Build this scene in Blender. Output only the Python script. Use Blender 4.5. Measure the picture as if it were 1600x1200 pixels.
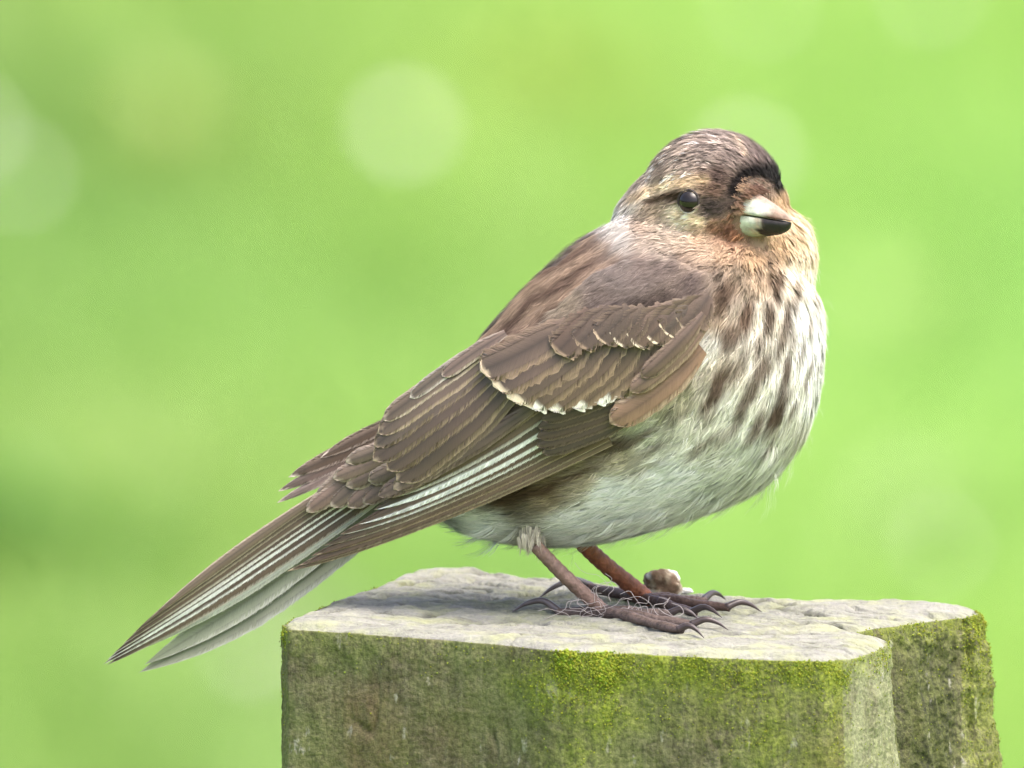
import bpy, bmesh, math, random
import numpy as np
from mathutils import Vector
from mathutils.bvhtree import BVHTree

for o in list(bpy.data.objects): bpy.data.objects.remove(o)
C = bpy.context.scene.collection
rng = np.random.default_rng(11); random.seed(11)
sin, cos, pi = math.sin, math.cos, math.pi

# ------------------------------------------------------------------ camera
S = 0.00011                      # metres per photograph pixel at the bird
ELEV = math.radians(6.5)         # the camera looks down on the post
DIST = 5.0
GROUND_Z = -1.14                 # post top is about 1.1 m above the meadow
FWD = np.array([0, cos(ELEV), -sin(ELEV)]); UPV = np.array([0, sin(ELEV), cos(ELEV)]); RGT = np.array([1.0, 0, 0])
CAM = -DIST * FWD
cam_d = bpy.data.cameras.new('camera'); cam = bpy.data.objects.new('camera', cam_d); C.objects.link(cam)
cam.location = CAM; cam.rotation_euler = (pi/2 - ELEV, 0, 0)
cam_d.sensor_width = 36; cam_d.lens = 36 * DIST / (1600 * S)
cam_d.clip_start = 0.1; cam_d.clip_end = 5000
cam_d.dof.use_dof = True; cam_d.dof.focus_distance = DIST - 0.011
cam_d.dof.aperture_fstop = cam_d.lens / 31.0
bpy.context.scene.camera = cam

# ------------------------------------------------------------------ sky and sun (bright overcast)
SUN_EL, SUN_AZ = math.radians(66), math.radians(60)    # azimuth: from straight behind the camera towards its right
world = bpy.data.worlds.new('World'); bpy.context.scene.world = world; world.use_nodes = True
wn = world.node_tree.nodes; wl = world.node_tree.links
sky = wn.new('ShaderNodeTexSky'); sky.sky_type = 'NISHITA'; sky.sun_disc = False
sky.sun_elevation = SUN_EL; sky.sun_rotation = pi - SUN_AZ
sky.air_density = 0.7; sky.dust_density = 7.0; sky.ozone_density = 1.0
wl.new(sky.outputs[0], wn['Background'].inputs[0]); wn['Background'].inputs[1].default_value = 0.15
sd = bpy.data.lights.new('sun', 'SUN'); sd.energy = 0.65; sd.angle = math.radians(55); sd.color = (1, .97, .92)
sun = bpy.data.objects.new('sun', sd); C.objects.link(sun)
sv = Vector((sin(SUN_AZ)*cos(SUN_EL), -cos(SUN_AZ)*cos(SUN_EL), sin(SUN_EL)))
sun.rotation_euler = sv.to_track_quat('Z', 'Y').to_euler()
vs = bpy.context.scene.view_settings
vs.view_transform = 'Standard'; vs.look = 'None'; vs.gamma = 1; vs.use_curve_mapping = False
vs.exposure = 1.75
cy = bpy.context.scene.cycles; cy.use_denoising = True; cy.denoiser = 'OPENIMAGEDENOISE'; cy.denoising_input_passes = 'RGB_ALBEDO_NORMAL'; cy.denoising_prefilter = 'ACCURATE'; cy.use_adaptive_sampling = False

# ------------------------------------------------------------------ helpers
def lin(c):
    c = np.asarray(c, float) / 255.0
    return np.where(c <= .04045, c/12.92, ((c+.055)/1.055)**2.4)

def unproj(p):
    """design points (photo x, photo y, pixels towards the camera) -> world metres"""
    p = np.atleast_2d(np.asarray(p, float))
    w = p[:, 2] * S; k = (DIST - w) / DIST
    return ((p[:, 0]-800)*S*k)[:, None]*RGT + ((600-p[:, 1])*S*k)[:, None]*UPV - w[:, None]*FWD

_h = rng.random((64, 64, 64))
def noise3(x, y, z=0):
    x, y, z = np.broadcast_arrays(np.asarray(x, float), np.asarray(y, float), np.asarray(z, float))
    i, j, k = np.floor(x).astype(int), np.floor(y).astype(int), np.floor(z).astype(int)
    f, g, h = x-i, y-j, z-k
    f, g, h = f*f*(3-2*f), g*g*(3-2*g), h*h*(3-2*h)
    r = 0
    for a in (0, 1):
        for b in (0, 1):
            for c in (0, 1):
                r = r + _h[(i+a) % 64, (j+b) % 64, (k+c) % 64] * (f if a else 1-f)*(g if b else 1-g)*(h if c else 1-h)
    return r*2-1
def fbm(x, y, z=0, n=3):
    return sum(noise3(x*2**q+7*q, y*2**q+3*q, np.asarray(z)*2**q) / 2**q for q in range(n))

def make_mesh(name, V, F, col=None, uv=None, smooth=True, attrs=None):
    V = np.asarray(V, np.float32); F = np.asarray(F, np.int32)
    me = bpy.data.meshes.new(name); n, k = F.shape
    me.vertices.add(len(V)); me.vertices.foreach_set('co', V.ravel())
    me.loops.add(n*k); me.loops.foreach_set('vertex_index', F.ravel())
    me.polygons.add(n); me.polygons.foreach_set('loop_start', np.arange(0, n*k, k, dtype=np.int32))
    me.polygons.foreach_set('loop_total', np.full(n, k, np.int32))
    me.polygons.foreach_set('use_smooth', np.full(n, smooth))
    me.update(calc_edges=True)
    if col is not None:
        a = me.attributes.new('pigment', 'FLOAT_COLOR', 'POINT')
        a.data.foreach_set('color', np.column_stack([col, np.ones(len(V))]).astype(np.float32).ravel())
    if uv is not None:
        l = me.uv_layers.new(name='UVMap'); l.data.foreach_set('uv', np.asarray(uv, np.float32)[F.ravel()].ravel())
    for k_, v_ in (attrs or {}).items():
        a = me.attributes.new(k_, 'FLOAT', 'POINT'); a.data.foreach_set('value', np.asarray(v_, np.float32))
    return me
def link(name, me, mat, parent=None, base=None):
    o = bpy.data.objects.new(name, me); C.objects.link(o)
    if mat: me.materials.append(mat)
    if parent: o.parent = parent
    return o
def tag(o, label=None, cat=None, group=None, kind=None):
    for k, v in (('label', label), ('category', cat), ('group', group), ('kind', kind)):
        if v: o[k] = v
    return o
def grid_faces(n, m, wrap=False, off=0):
    """n rows of m points"""
    i, j = np.meshgrid(np.arange(n-1), np.arange(m if wrap else m-1), indexing='ij')
    a = i*m+j; b = i*m+(j+1) % m
    return (np.stack([a, b, b+m, a+m], -1).reshape(-1, 4) + off)
def catmull(pts, n):
    p = np.asarray(pts, float); p = np.vstack([2*p[0]-p[1], p, 2*p[-1]-p[-2]])
    t = np.linspace(0, len(p)-3, n); i = np.minimum(t.astype(int), len(p)-4); f = (t-i)[:, None]
    a, b, c, d = p[i], p[i+1], p[i+2], p[i+3]
    return .5*((2*b)+(c-a)*f+(2*a-5*b+4*c-d)*f**2+(3*b-a-3*c+d)*f**3)
def tube(path, rad, sides=10, squash=1.0):
    """tube along world/design points; returns V, F (capped by shrinking rings)"""
    P = np.asarray(path, float); R = np.asarray(rad, float); n = len(P)
    T = np.gradient(P, axis=0); T /= np.linalg.norm(T, axis=1)[:, None]
    ref = np.array([0, 0, 1.0]) if abs(T[:, 2]).mean() < .8 else np.array([0, 1.0, 0])
    A = np.cross(T, ref); A /= np.linalg.norm(A, axis=1)[:, None]; B = np.cross(A, T)
    th = np.linspace(0, 2*pi, sides, endpoint=False)
    V = P[:, None] + R[:, None, None]*(np.cos(th)[None, :, None]*A[:, None] + squash*np.sin(th)[None, :, None]*B[:, None])
    V = np.vstack([np.repeat(P[:1], sides, 0), V.reshape(-1, 3), np.repeat(P[-1:], sides, 0)])
    return V, grid_faces(n+2, sides, True)

# ------------------------------------------------------------------ materials
def mat(name):
    m = bpy.data.materials.new(name); m.use_nodes = True
    nt = m.node_tree; return m, nt, nt.nodes, nt.links, nt.nodes['Principled BSDF']
def node(nt, t, **kw):
    n = nt.nodes.new(t)
    for k, v in kw.items():
        if k in n.inputs: n.inputs[k].default_value = v
        else: setattr(n, k, v)
    return n
def mixc(nt, fac, a, b, mode='MIX'):
    n = nt.nodes.new('ShaderNodeMix'); n.data_type = 'RGBA'; n.blend_type = mode
    for s, v in ((0, fac), (6, a), (7, b)):
        if hasattr(v, 'links'): nt.links.new(v, n.inputs[s])
        else: n.inputs[s].default_value = v if s == 0 else (*v, 1) if len(v) == 3 else v
    return n.outputs[2]
def ramp(nt, fac, stops):
    n = nt.nodes.new('ShaderNodeValToRGB'); nt.links.new(fac, n.inputs[0])
    e = n.color_ramp.elements
    while len(e) < len(stops): e.new(.5)
    for q, (p, c) in zip(e, stops): q.position = p; q.color = (*c, 1) if hasattr(c, '__len__') else (c, c, c, 1)
    return n.outputs[0]
def noise(nt, vec, scale, detail=4, rough=.6, sc=None):
    if sc is not None:
        mp = node(nt, 'ShaderNodeMapping'); mp.inputs['Scale'].default_value = sc; nt.links.new(vec, mp.inputs[0]); vec = mp.outputs[0]
    n = node(nt, 'ShaderNodeTexNoise', Scale=scale, Detail=detail, Roughness=rough); nt.links.new(vec, n.inputs['Vector']); return n.outputs[0]
def bump(nt, h, bs, strength=.5, dist=.0005, nrm=None):
    b = node(nt, 'ShaderNodeBump', Strength=strength, Distance=dist); nt.links.new(h, b.inputs['Height'])
    if nrm is not None: nt.links.new(nrm, b.inputs['Normal'])
    if bs is not None: nt.links.new(b.outputs[0], bs.inputs['Normal'])
    return b.outputs[0]

def plumage_mat():
    m, nt, N, L, bs = mat('plumage')
    a = node(nt, 'ShaderNodeAttribute', attribute_name='pigment')
    L.new(a.outputs[0], bs.inputs['Base Color'])
    bs.inputs['Roughness'].default_value = .75; bs.inputs['Specular IOR Level'].default_value = .25
    bs.inputs['Sheen Weight'].default_value = .12; bs.inputs['Sheen Roughness'].default_value = .4
    tr = node(nt, 'ShaderNodeBsdfTranslucent'); L.new(a.outputs[0], tr.inputs[0])
    mx = node(nt, 'ShaderNodeMixShader', Fac=.36); L.new(bs.outputs[0], mx.inputs[1]); L.new(tr.outputs[0], mx.inputs[2])
    L.new(mx.outputs[0], N['Material Output'].inputs[0]); return m
def vane_mat():
    m, nt, N, L, bs = mat('feather_vane')
    a = node(nt, 'ShaderNodeAttribute', attribute_name='pigment')
    uv = node(nt, 'ShaderNodeUVMap')
    n1 = noise(nt, uv.outputs[0], 1, 3, .7, (70, 2.2, 1))     # u: along the barbs' spacing, v: across the vane
    f = ramp(nt, n1, [(.3, .72), (.5, 1.0), (.72, 1.22)])
    L.new(mixc(nt, 1, a.outputs[0], f, 'MULTIPLY'), bs.inputs['Base Color'])
    bs.inputs['Roughness'].default_value = .5; bs.inputs['Specular IOR Level'].default_value = .4
    bs.inputs['Sheen Weight'].default_value = .1
    bump(nt, n1, bs, .35, .0002); return m
def pig_mat(name, rough=.4, spec=.5, bumpscale=None, bstr=.4, bdist=.0002):
    m, nt, N, L, bs = mat(name)
    a = node(nt, 'ShaderNodeAttribute', attribute_name='pigment')
    col = a.outputs[0]
    if bumpscale:
        tc = node(nt, 'ShaderNodeTexCoord'); nz = noise(nt, tc.outputs['Object'], bumpscale, 4)
        col = mixc(nt, .8, col, ramp(nt, nz, [(.3, .6), (.7, 1.25)]), 'MULTIPLY'); bump(nt, nz, bs, bstr, bdist)
    L.new(col, bs.inputs['Base Color']); bs.inputs['Roughness'].default_value = rough; bs.inputs['Specular IOR Level'].default_value = spec
    return m
M_PLUME, M_VANE = plumage_mat(), vane_mat()
M_BILL = pig_mat('bill_horn', .55, .35, 600, .6, .0005); M_LEG = pig_mat('scaly_skin', .5, .4, 1500, .8, .0004)
M_CLAW = pig_mat('claw_horn', .3, .5); M_LUMP = pig_mat('crumb', .8, .3, 700, .8, .0006)
M_WOOL = pig_mat('wool_fibre', .6, .4)
m, nt, N, L, bs = mat('eye_dark'); bs.inputs['Base Color'].default_value = (.012, .009, .008, 1); bs.inputs['Roughness'].default_value = .08; bs.inputs['Specular IOR Level'].default_value = .4
M_EYE = m

# ================================================================== THE MEADOW
def meadow_tone(x, y):
    """green of the sward at ground position x, y (metres): patches of darker, yellower and drier growth"""
    c = np.zeros(np.shape(x)+(3,)) + MEADOW
    n1 = .7*fbm(x*3.1+5, y*.75, 1.5, 3)[..., None]; n2 = fbm(x*2.3+40, y*.6+9, 4.5, 3)[..., None]; n3 = fbm(x*6+4, y*1.6, 8.5, 2)[..., None]
    c = c*(1+.09*n1)*(1+.17*np.tanh(np.asarray(x)[..., None]/.22)) + np.array([.07, .03, -.008])*np.clip(n2, -1, 1)*.5
    dry = np.clip(n3-.35, 0, 1)*.35
    return c*(1-dry) + dry*np.array([.50, .54, .30])
MEADOW = np.array([.300, .485, .112])
def meadow_mat(name, rough):
    m, nt, N, L, bs = mat(name)
    a = node(nt, 'ShaderNodeAttribute', attribute_name='pigment'); L.new(a.outputs[0], bs.inputs['Base Color'])
    bs.inputs['Roughness'].default_value = rough; bs.inputs['Specular IOR Level'].default_value = .4
    tr = node(nt, 'ShaderNodeBsdfTranslucent'); L.new(a.outputs[0], tr.inputs[0])
    mx = node(nt, 'ShaderNodeMixShader', Fac=.35); L.new(bs.outputs[0], mx.inputs[1]); L.new(tr.outputs[0], mx.inputs[2])
    L.new(mx.outputs[0], N['Material Output'].inputs[0]); return m
M_GRASS = meadow_mat('grass_blade', .45)
m, nt, N, L, bs = mat('soil_and_thatch')
tc = node(nt, 'ShaderNodeTexCoord'); nz = noise(nt, tc.outputs['Object'], 1.3, 6); nz2 = noise(nt, tc.outputs['Object'], 35, 5)
L.new(mixc(nt, 1, ramp(nt, nz, [(.3, (.18, .29, .06)), (.6, (.22, .34, .08)), (.8, (.26, .37, .10))]), ramp(nt, nz2, [(.3, .6), (.7, 1.2)]), 'MULTIPLY'), bs.inputs['Base Color'])
bs.inputs['Roughness'].default_value = .9; bump(nt, nz2, bs, .6, .02); M_SOIL = m
g = np.linspace(-1, 1, 61); g = np.sign(g)*np.abs(g)**2.5*600
X, Y = np.meshgrid(g, g+200)
Z = GROUND_Z + .02*fbm(X*.8, Y*.8) - .008 + np.clip((Y-40)/400, 0, 1)**2*12
Vg = np.column_stack([X.ravel(), Y.ravel(), Z.ravel()])
tag(link('ground', make_mesh('ground', Vg, grid_faces(61, 61)), M_SOIL), 'green meadow ground far behind the post', 'ground', kind='structure')

def blades(x, y, h, wd, lean, tone):
    n = len(x); th = rng.random(n)*2*pi; ax = np.column_stack([np.cos(th), np.sin(th), np.zeros(n)])
    ld = rng.random(n)*2*pi; lv = np.column_stack([np.cos(ld), np.sin(ld), np.zeros(n)])*lean[:, None]
    b = np.column_stack([x, y, np.full(n, GROUND_Z-.01)]); up = np.array([0, 0, 1.0])
    m1 = b+up*(h*.55)[:, None]+lv*(h*.22)[:, None]; m2 = b+up*(h*(1-.18*lean))[:, None]+lv*(h*.75)[:, None]
    hw = ax*(wd/2)[:, None]
    V = np.stack([b-hw, b+hw, m1-hw*.85, m1+hw*.85, m2-hw*.06, m2+hw*.06], 1).reshape(-1, 3)
    o = (np.arange(n)*6)[:, None]
    F = np.concatenate([o+np.array([[0, 1, 3, 2]]), o+np.array([[2, 3, 5, 4]])])
    return V, F, np.repeat(tone, 6, 0)
def field(n, x0, x1, y0, y1, hm, wm):
    x = rng.uniform(x0, x1, n); y = rng.uniform(y0, y1, n)
    h = hm*rng.uniform(.55, 1.25, n)*(1+.25*fbm(x*2, y*1.0, 3.3, 2)); wd = wm*rng.uniform(.7, 1.4, n)
    t = meadow_tone(x, y)*rng.uniform(.94, 1.06, (n, 1))
    return blades(x, y, h, wd, rng.uniform(.1, .95, n), t)
parts = [field(95000, -.8, .8, 6.8, 13.5, .075, .0052), field(60000, -5, 5, 5.5, 20, .08, .009), field(14000, -3, 3, -3, 5.5, .08, .008), field(30000, -14, 14, 18, 46, .09, .02)]
off = 0; Vs, Fs, Cs = [], [], []
for V, F, c in parts: Vs.append(V); Fs.append(F+off); Cs.append(c); off += len(V)
grass = link('meadow_grass', make_mesh('meadow_grass', np.vstack(Vs), np.vstack(Fs), np.vstack(Cs)), M_GRASS)
tag(grass, 'bright green meadow grass blurred behind the post', 'grass', kind='stuff')

def ground_at(u, v, h=0.0):
    """where the ray of a photo pixel meets a level h metres above the meadow"""
    d = unproj([[u, v, 0]])[0]-CAM; t = (GROUND_Z+h-CAM[2])/d[2]; return CAM+d*t

# leafy weeds: darker and paler clumps in the sward
M_LEAF = meadow_mat('weed_leaf', .4)
def weed(name, label, u, v, size, tone, n, group):
    p = ground_at(u, v, size*.5); root = bpy.data.objects.new(name, None); C.objects.link(root)
    root.location = (p[0], p[1], GROUND_Z); tag(root, label, 'weed', group)
    for q in range(n):
        a = 2.4*q+random.uniform(-.3, .3); t = random.uniform(.55, 1); L_ = size*random.uniform(.8, 1.2)
        s = np.linspace(0, 1, 7); rr = L_*.62*t*s; zz = L_*(s*1.0*(1.25-t*.6) - .45*t*s*s)
        wdt = L_*.17*np.sin(np.clip(s*.93+.05, 0, 1)*pi)**.8
        d = np.array([cos(a), sin(a), 0]); sd_ = np.array([-sin(a), cos(a), 0])
        c0 = d*rr[:, None]+np.array([0, 0, 1])*zz[:, None]
        V = np.stack([c0-sd_*wdt[:, None]+[0, 0, L_*.03], c0, c0+sd_*wdt[:, None]+[0, 0, L_*.03]], 1).reshape(-1, 3)
        col = np.tile(np.asarray(tone)*random.uniform(.8, 1.2), (len(V), 1))
        link('leaf', make_mesh('leaf', V, grid_faces(7, 3), col), M_LEAF, root)
    return root
DARK, PALE, YEL = (.12, .26, .042), (.36, .43, .22), (.32, .42, .085)
for u, v, s_, t_, n_, lb in [
        (50, 150, .10, DARK, 24, 'dark green dock rosette in blurred meadow beside the paired white daisies'),
        (40, 790, .15, DARK, 30, 'large dark green dock rosette in blurred meadow beyond the tail'),
        (140, 900, .10, DARK, 18, 'smaller dark green dock rosette in front of the large one'),
        (640, 480, .08, (.24, .40, .10), 16, 'mid green leafy weed in blurred meadow behind the bird back'),
        (310, 200, .12, YEL, 22, 'yellow green leafy weed beside dark dock rosette'),
        (900, 130, .13, YEL, 22, 'yellow green leafy weed in blurred meadow between two white daisies'),
        (430, 1040, .10, PALE, 16, 'pale dry grey green weed beside the mossy post'),
        (1440, 800, .11, (.25, .40, .11), 18, 'pale green weed beyond the post beside the breast'),
        (1420, 470, .10, (.27, .42, .11), 14, 'soft pale green weed in the meadow beyond the breast')]:
    weed('weed', lb, u, v, s_, t_, n_, 'leafy weeds in the blurred meadow')

# white flower heads that blur into pale discs
M_PETAL = pig_mat('petal', .6, .3)
def daisy(u, v, r, label, n_heads):
    p = ground_at(u, v, .12); root = bpy.data.objects.new('daisy', None); C.objects.link(root); root.location = (p[0], p[1], GROUND_Z)
    tag(root, label, 'flower', 'white flowers in the blurred meadow')
    for q in range(n_heads):
        ox, oy = (0, 0) if q == 0 else (random.uniform(-.02, .02), random.uniform(-.02, .02))
        top = np.array([ox, oy, .12+random.uniform(-.008, .008)])
        sV, sF = tube(catmull([(0, 0, -.01), (ox*.3, oy*.3, .06), top], 6), np.full(6, .0016), 5)
        link('stem', make_mesh('stem', sV, sF, np.tile([.15, .32, .06], (len(sV), 1))), M_PETAL, root)
        nrm = np.array([random.uniform(-.15, .15), -.75, .62]); nrm /= np.linalg.norm(nrm)
        a_ = np.cross(nrm, [1, 0, 0]); a_ /= np.linalg.norm(a_); b_ = np.cross(nrm, a_)
        V, F = [], []
        for k in range(18):
            th = 2*pi*k/18; d = cos(th)*a_+sin(th)*b_; e = np.cross(nrm, d)
            o_ = len(V)
            for f_, w_ in ((.25, .08), (.65, .17), (.95, .12), (1.02, .02)):
                for sg in (-1, 1): V.append(top+r*(d*f_+e*w_*sg)-nrm*r*.12*f_**2)
            F += [[o_+2*i, o_+2*i+1, o_+2*i+3, o_+2*i+2] for i in range(3)]
        head = link('petal_ring', make_mesh('petal_ring', V, F, np.tile([.82, .84, .80], (len(V), 1))), M_PETAL, root)
        V, F = [], []
        rings = [(0.0, .16), (.18, .12), (.3, 0)]
        V = [top+nrm*r*hh+r*rr*(cos(t)*a_+sin(t)*b_) for rr, hh in rings for t in np.linspace(0, 2*pi, 10, endpoint=False)]
        link('disc', make_mesh('disc', V, grid_faces(3, 10, True), np.tile([.75, .6, .12], (30, 1))), M_PETAL, head)
for i, (u, v, r, nh, lb) in enumerate([
        (630, 195, .0074, 1, 'white daisy in meadow blurred to the clearest and brightest pale disc'),
        (1165, 240, .0068, 1, 'white daisy in blurred meadow just behind the bird crown'),
        (1190, 25, .004, 1, 'faint white daisy in blurred meadow beyond the one behind the crown'),
        (1455, -20, .005, 1, 'white daisy in blurred meadow, farthest from the bird of all daisies'),
        (-45, 215, .0062, 1, 'larger white daisy of the pair by the dark dock rosette'),
        (385, 1035, .0042, 1, 'faint white daisy beside the pale dry weed'),
        (1470, 870, .0035, 1, 'faint white daisy at the pale green weed beyond the post'),
        (30, 290, .005, 1, 'smaller white daisy of the pair by the dark dock rosette')]):
    daisy(u, v, r, lb, nh)

# ================================================================== THE POST
cE, sE = cos(ELEV), sin(ELEV)
def top_plane(x):                    # post top, in photo-pixel units around the picture centre; slopes down to the right
    return (-365 + 24.7 - 32*(x+360)/1000) / cE
def top_px(u, v, lift=0.0):
    """photo pixel -> point on the post's top (pixel units, x right, y away, z up)"""
    d = (unproj([[u, v, 0]])[0]-CAM)/S; c = CAM/S
    t = 1.0
    for _ in range(6):
        p = c+d*t; t += (top_plane(p[0])+lift-p[2])/d[2]
    return c+d*t
def top_relief(x, y):
    r = 5*fbm(x*.006+3, y*.022, .5, 4) + 3.6*fbm(x*.03, y*.07, 2.5, 3)
    q = np.abs(fbm(x*.0045+y*.0022+9, y*.016, 6.5, 3))
    r = r - 11*np.exp(-(q/.04)**2)                       # drying cracks along the grain
    r = r + 4*np.clip(fbm(x*.004, y*.008, 11.5, 2), -1, 1)
    return r
OUT = [(440, 967), (448, 975), (520, 979), (600, 985), (700, 992), (800, 1001), (860, 1008), (900, 1011), (1000, 1014), (1100, 1019), (1200, 1023), (1290, 1025),
       (1330, 1022), (1366, 1012), (1386, 1003), (1388, 994), (1364, 988), (1336, 981), (1370, 974), (1440, 965), (1495, 958), (1519, 957), (1532, 952), (1527, 946), (1490, 941),
       (1400, 937), (1300, 934), (1200, 932), (1150, 931), (1050, 922), (960, 911), (900, 903), (800, 893), (725, 886), (680, 884), (640, 888), (600, 904), (540, 926), (480, 949)]
pol = np.array([top_px(*p)[:2] for p in OUT])
closed = np.vstack([pol, pol[:1]])
# resample by arc length (dense), straight with a little smoothing
seg = np.linalg.norm(np.diff(closed, axis=0), axis=1); cum = np.r_[0, np.cumsum(seg)]
NP = 1100; sarc = np.linspace(0, cum[-1], NP, endpoint=False)
per = np.column_stack([np.interp(sarc, cum, closed[:, 0]), np.interp(sarc, cum, closed[:, 1])])
for _ in range(3): per = .5*per + .25*(np.roll(per, 1, 0)+np.roll(per, -1, 0))
tg = np.roll(per, -2, 0)-np.roll(per, 2, 0); tg /= np.linalg.norm(tg, axis=1)[:, None]
nout = np.column_stack([tg[:, 1], -tg[:, 0]])
cen = np.array([130.0, -20.0])
if ((per-cen)*nout).sum() < 0: nout = -nout
right = np.clip((per[:, 0]-540)/80, 0, 1)
dep = np.r_[np.linspace(9, 30, 12), np.linspace(32, 330, 130), np.linspace(350, 9900, 40)]
rows, kinds = [], []
fib = lambda a, z, sc: noise3(a*sc, z*.006, 3.7)
CR = np.cumsum(rng.uniform(60, 210, 30))
for d in dep[::-1]:
    a = sarc
    r = 1.1*fbm(a*.07, d*.005, 1.2, 3) + .8*fbm(a*.25, d*.03, 5.2, 2) + 1.5*fbm(a*.05, d*.05, 15.2, 3) + .7*fbm(a*.3, d*.3, 9.2, 2) + 3*fbm(a*.012, d*.012, 20.2, 2)
    r = r - 5*np.exp(-(np.abs(noise3(a*.03, d*.0026, 14.6))/.03)**2)*np.clip(fbm(a*.02, d*.012, 33.3, 2)*1.5+.05, 0, 1)   # vertical checks
    r = r - .8*np.clip(fbm(a*.008, d*.012, 55.5, 2)+.2, 0, 1)*np.exp(-(np.abs(noise3(a*.0035, d*.03, 44.4))/.05)**2)      # saw marks
    r = r*(1+1.6*right) + 5*right*fbm(a*.045, d*.004, 71.1, 2)
    chip = np.clip(fbm(a*.02, 3.3, 2.1, 3), -.6, 1); edge = np.exp(-d/7.0)*(5+3*chip) + np.exp(-d/22.)*(2+4*np.clip(chip, 0, 1))*(1+right)
    spread = right*np.clip(d, 0, 330)*.13
    xy = per + nout*(r*np.clip(d/25, .3, 1)-edge)[:, None]; xy[:, 0] += spread
    z = top_plane(xy[:, 0]) - d
    rows.append(np.column_stack([xy, z])); kinds.append(np.full(NP, d))
CRK = [[(470, 962), (560, 955), (640, 961), (700, 958)], [(545, 938), (640, 930), (740, 936), (830, 927), (880, 930)], [(600, 917), (700, 907), (800, 916), (900, 926)], [(640, 904), (760, 896), (860, 906)],
       [(1225, 976), (1265, 973), (1300, 974), (1330, 981), (1356, 980)], [(1150, 958), (1210, 950), (1290, 961)], [(1080, 944), (1180, 940), (1240, 946)], [(1120, 985), (1190, 988), (1260, 984)], [(700, 975), (800, 968), (860, 975)], [(1010, 990), (1060, 996), (1130, 992)]]
def crack_field(x, y):
    m = np.zeros(np.shape(x))
    for ln in CRK:
        q = np.array([top_px(*p)[:2] for p in ln]); q = catmull(q, 30)
        wob = 5*noise3(x*.03, y*.01, 3.1)
        for k_, (a_, b_) in enumerate(zip(q[:-1], q[1:])):
            d_ = b_-a_; t_ = np.clip(((x-a_[0])*d_[0]+(y-a_[1])*d_[1])/(d_@d_), 0, 1)
            dx, dy = x-a_[0]-t_*d_[0], (y-a_[1]-t_*d_[1]+wob)*.34
            m = np.maximum(m, np.exp(-(dx*dx+dy*dy)/(4.6+2.0*np.sin(k_*.6))**2)*min(1, (k_+2)/6, (31-k_)/6))
    return m
crk_all = [np.zeros(NP)]*len(rows)
rk = np.r_[.0, .006, .013, .021, .03, np.linspace(.04, .995, 150)]
for k in rk:
    xy = per*(1-k) + cen*k - nout*(7*(1-k))[:, None] if np.isscalar(k) and False else (per-nout*7)*(1-k)+cen*k
    dist_in = k*np.linalg.norm(per-cen, axis=1)
    z = top_plane(xy[:, 0]) + top_relief(xy[:, 0], xy[:, 1])*np.clip(.35+dist_in/60, 0, 1) - (8+5*np.clip(fbm(sarc*.02, 3.3, 2.1, 3), -.6, 1)+2.5*fbm(sarc*.12, 1.3, 8.1, 2))*np.exp(-dist_in/9) - (3+3*fbm(sarc*.015, 6.3, 2.1, 2))*np.exp(-dist_in/40)
    ck = crack_field(xy[:, 0], xy[:, 1]); z = z-18*ck; crk_all.append(ck)
    rows.append(np.column_stack([xy, z])); kinds.append(np.full(NP, -1-dist_in))
PV = np.vstack(rows); PD = np.concatenate(kinds)
PF = grid_faces(len(rows), NP, True)
# zone masks: where algae and moss have grown, bleached top, brown stain, dark patch plus shade painted on the recessed right face
px_u = PV[:, 0]+800; dpt = PD
istop = np.clip((8-PD)/10, 0, 1)
arc_all = np.tile(sarc, len(rows))
front = np.tile((nout[:, 1] < -.5), len(rows)).astype(float)*np.tile((per[:, 0] < 575), len(rows))
warp = 55*fbm(px_u*.012, PD*.014, 7.7, 3); px_w = px_u+warp*(PD > 5)
mz = lambda u0, u1, sft: np.clip((px_w-u0)/sft, 0, 1)*np.clip((u1-px_w)/sft, 0, 1)
moss = front*mz(800, 1420, 90)*np.clip(1.12-dpt/230+.5*fbm(px_u*.01, PD*.012, 12.7, 3), .15, 1)*(1-istop)
moss = moss + front*.26*mz(420, 860, 60)*np.clip(1-dpt/120, .25, 1)*(1-istop)
moss = moss + (1-front)*np.clip(1-dpt/75, .28, 1)*(1-istop)*.85
moss = moss + istop*.16
moss = moss + .5*np.exp(-((px_u-885)/16)**2-((dpt-22)/26)**2)*(1-istop) + .55*np.exp(-((px_u-942)/18)**2-((dpt-26)/34)**2)*(1-istop)
moss = moss + np.where(px_u > 1505, .35, 0)*(1-istop)
stain = front*(np.exp(-((px_u-575)/50)**2)*np.clip((dpt-60)/50, 0, 1) + .5*np.exp(-((px_u-700)/60)**2-((dpt-150)/60)**2) + .6*np.exp(-((px_u-1290)/50)**2-((dpt-190)/70)**2))
lichen = np.tile((per[:, 0] > 515) & (per[:, 1] < -215), len(rows)).astype(float)*(1-istop)
patch_and_shade = (1-front)*np.exp(-((px_u-1470)/32)**2)*np.clip((dpt-70)/70, 0, 1)+.85*(1-front)*(1-lichen)*np.clip((px_u-1345)/15, 0, 1)*np.clip((1505-px_u)/15, 0, 1)*(1-istop)
me = make_mesh('wooden_post', PV*S, PF, attrs={'moss': np.clip(moss, 0, 1.3), 'stain': stain, 'patch_and_shade': patch_and_shade, 'cut': istop, 'crack_shade': np.concatenate(crk_all), 'lichen': lichen})
m, nt, N, L, bs = mat('weathered_post')
tc = node(nt, 'ShaderNodeTexCoord').outputs['Object']
at = {k: node(nt, 'ShaderNodeAttribute', attribute_name=k).outputs['Fac'] for k in ('moss', 'stain', 'patch_and_shade', 'cut', 'crack_shade', 'lichen')}
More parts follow.
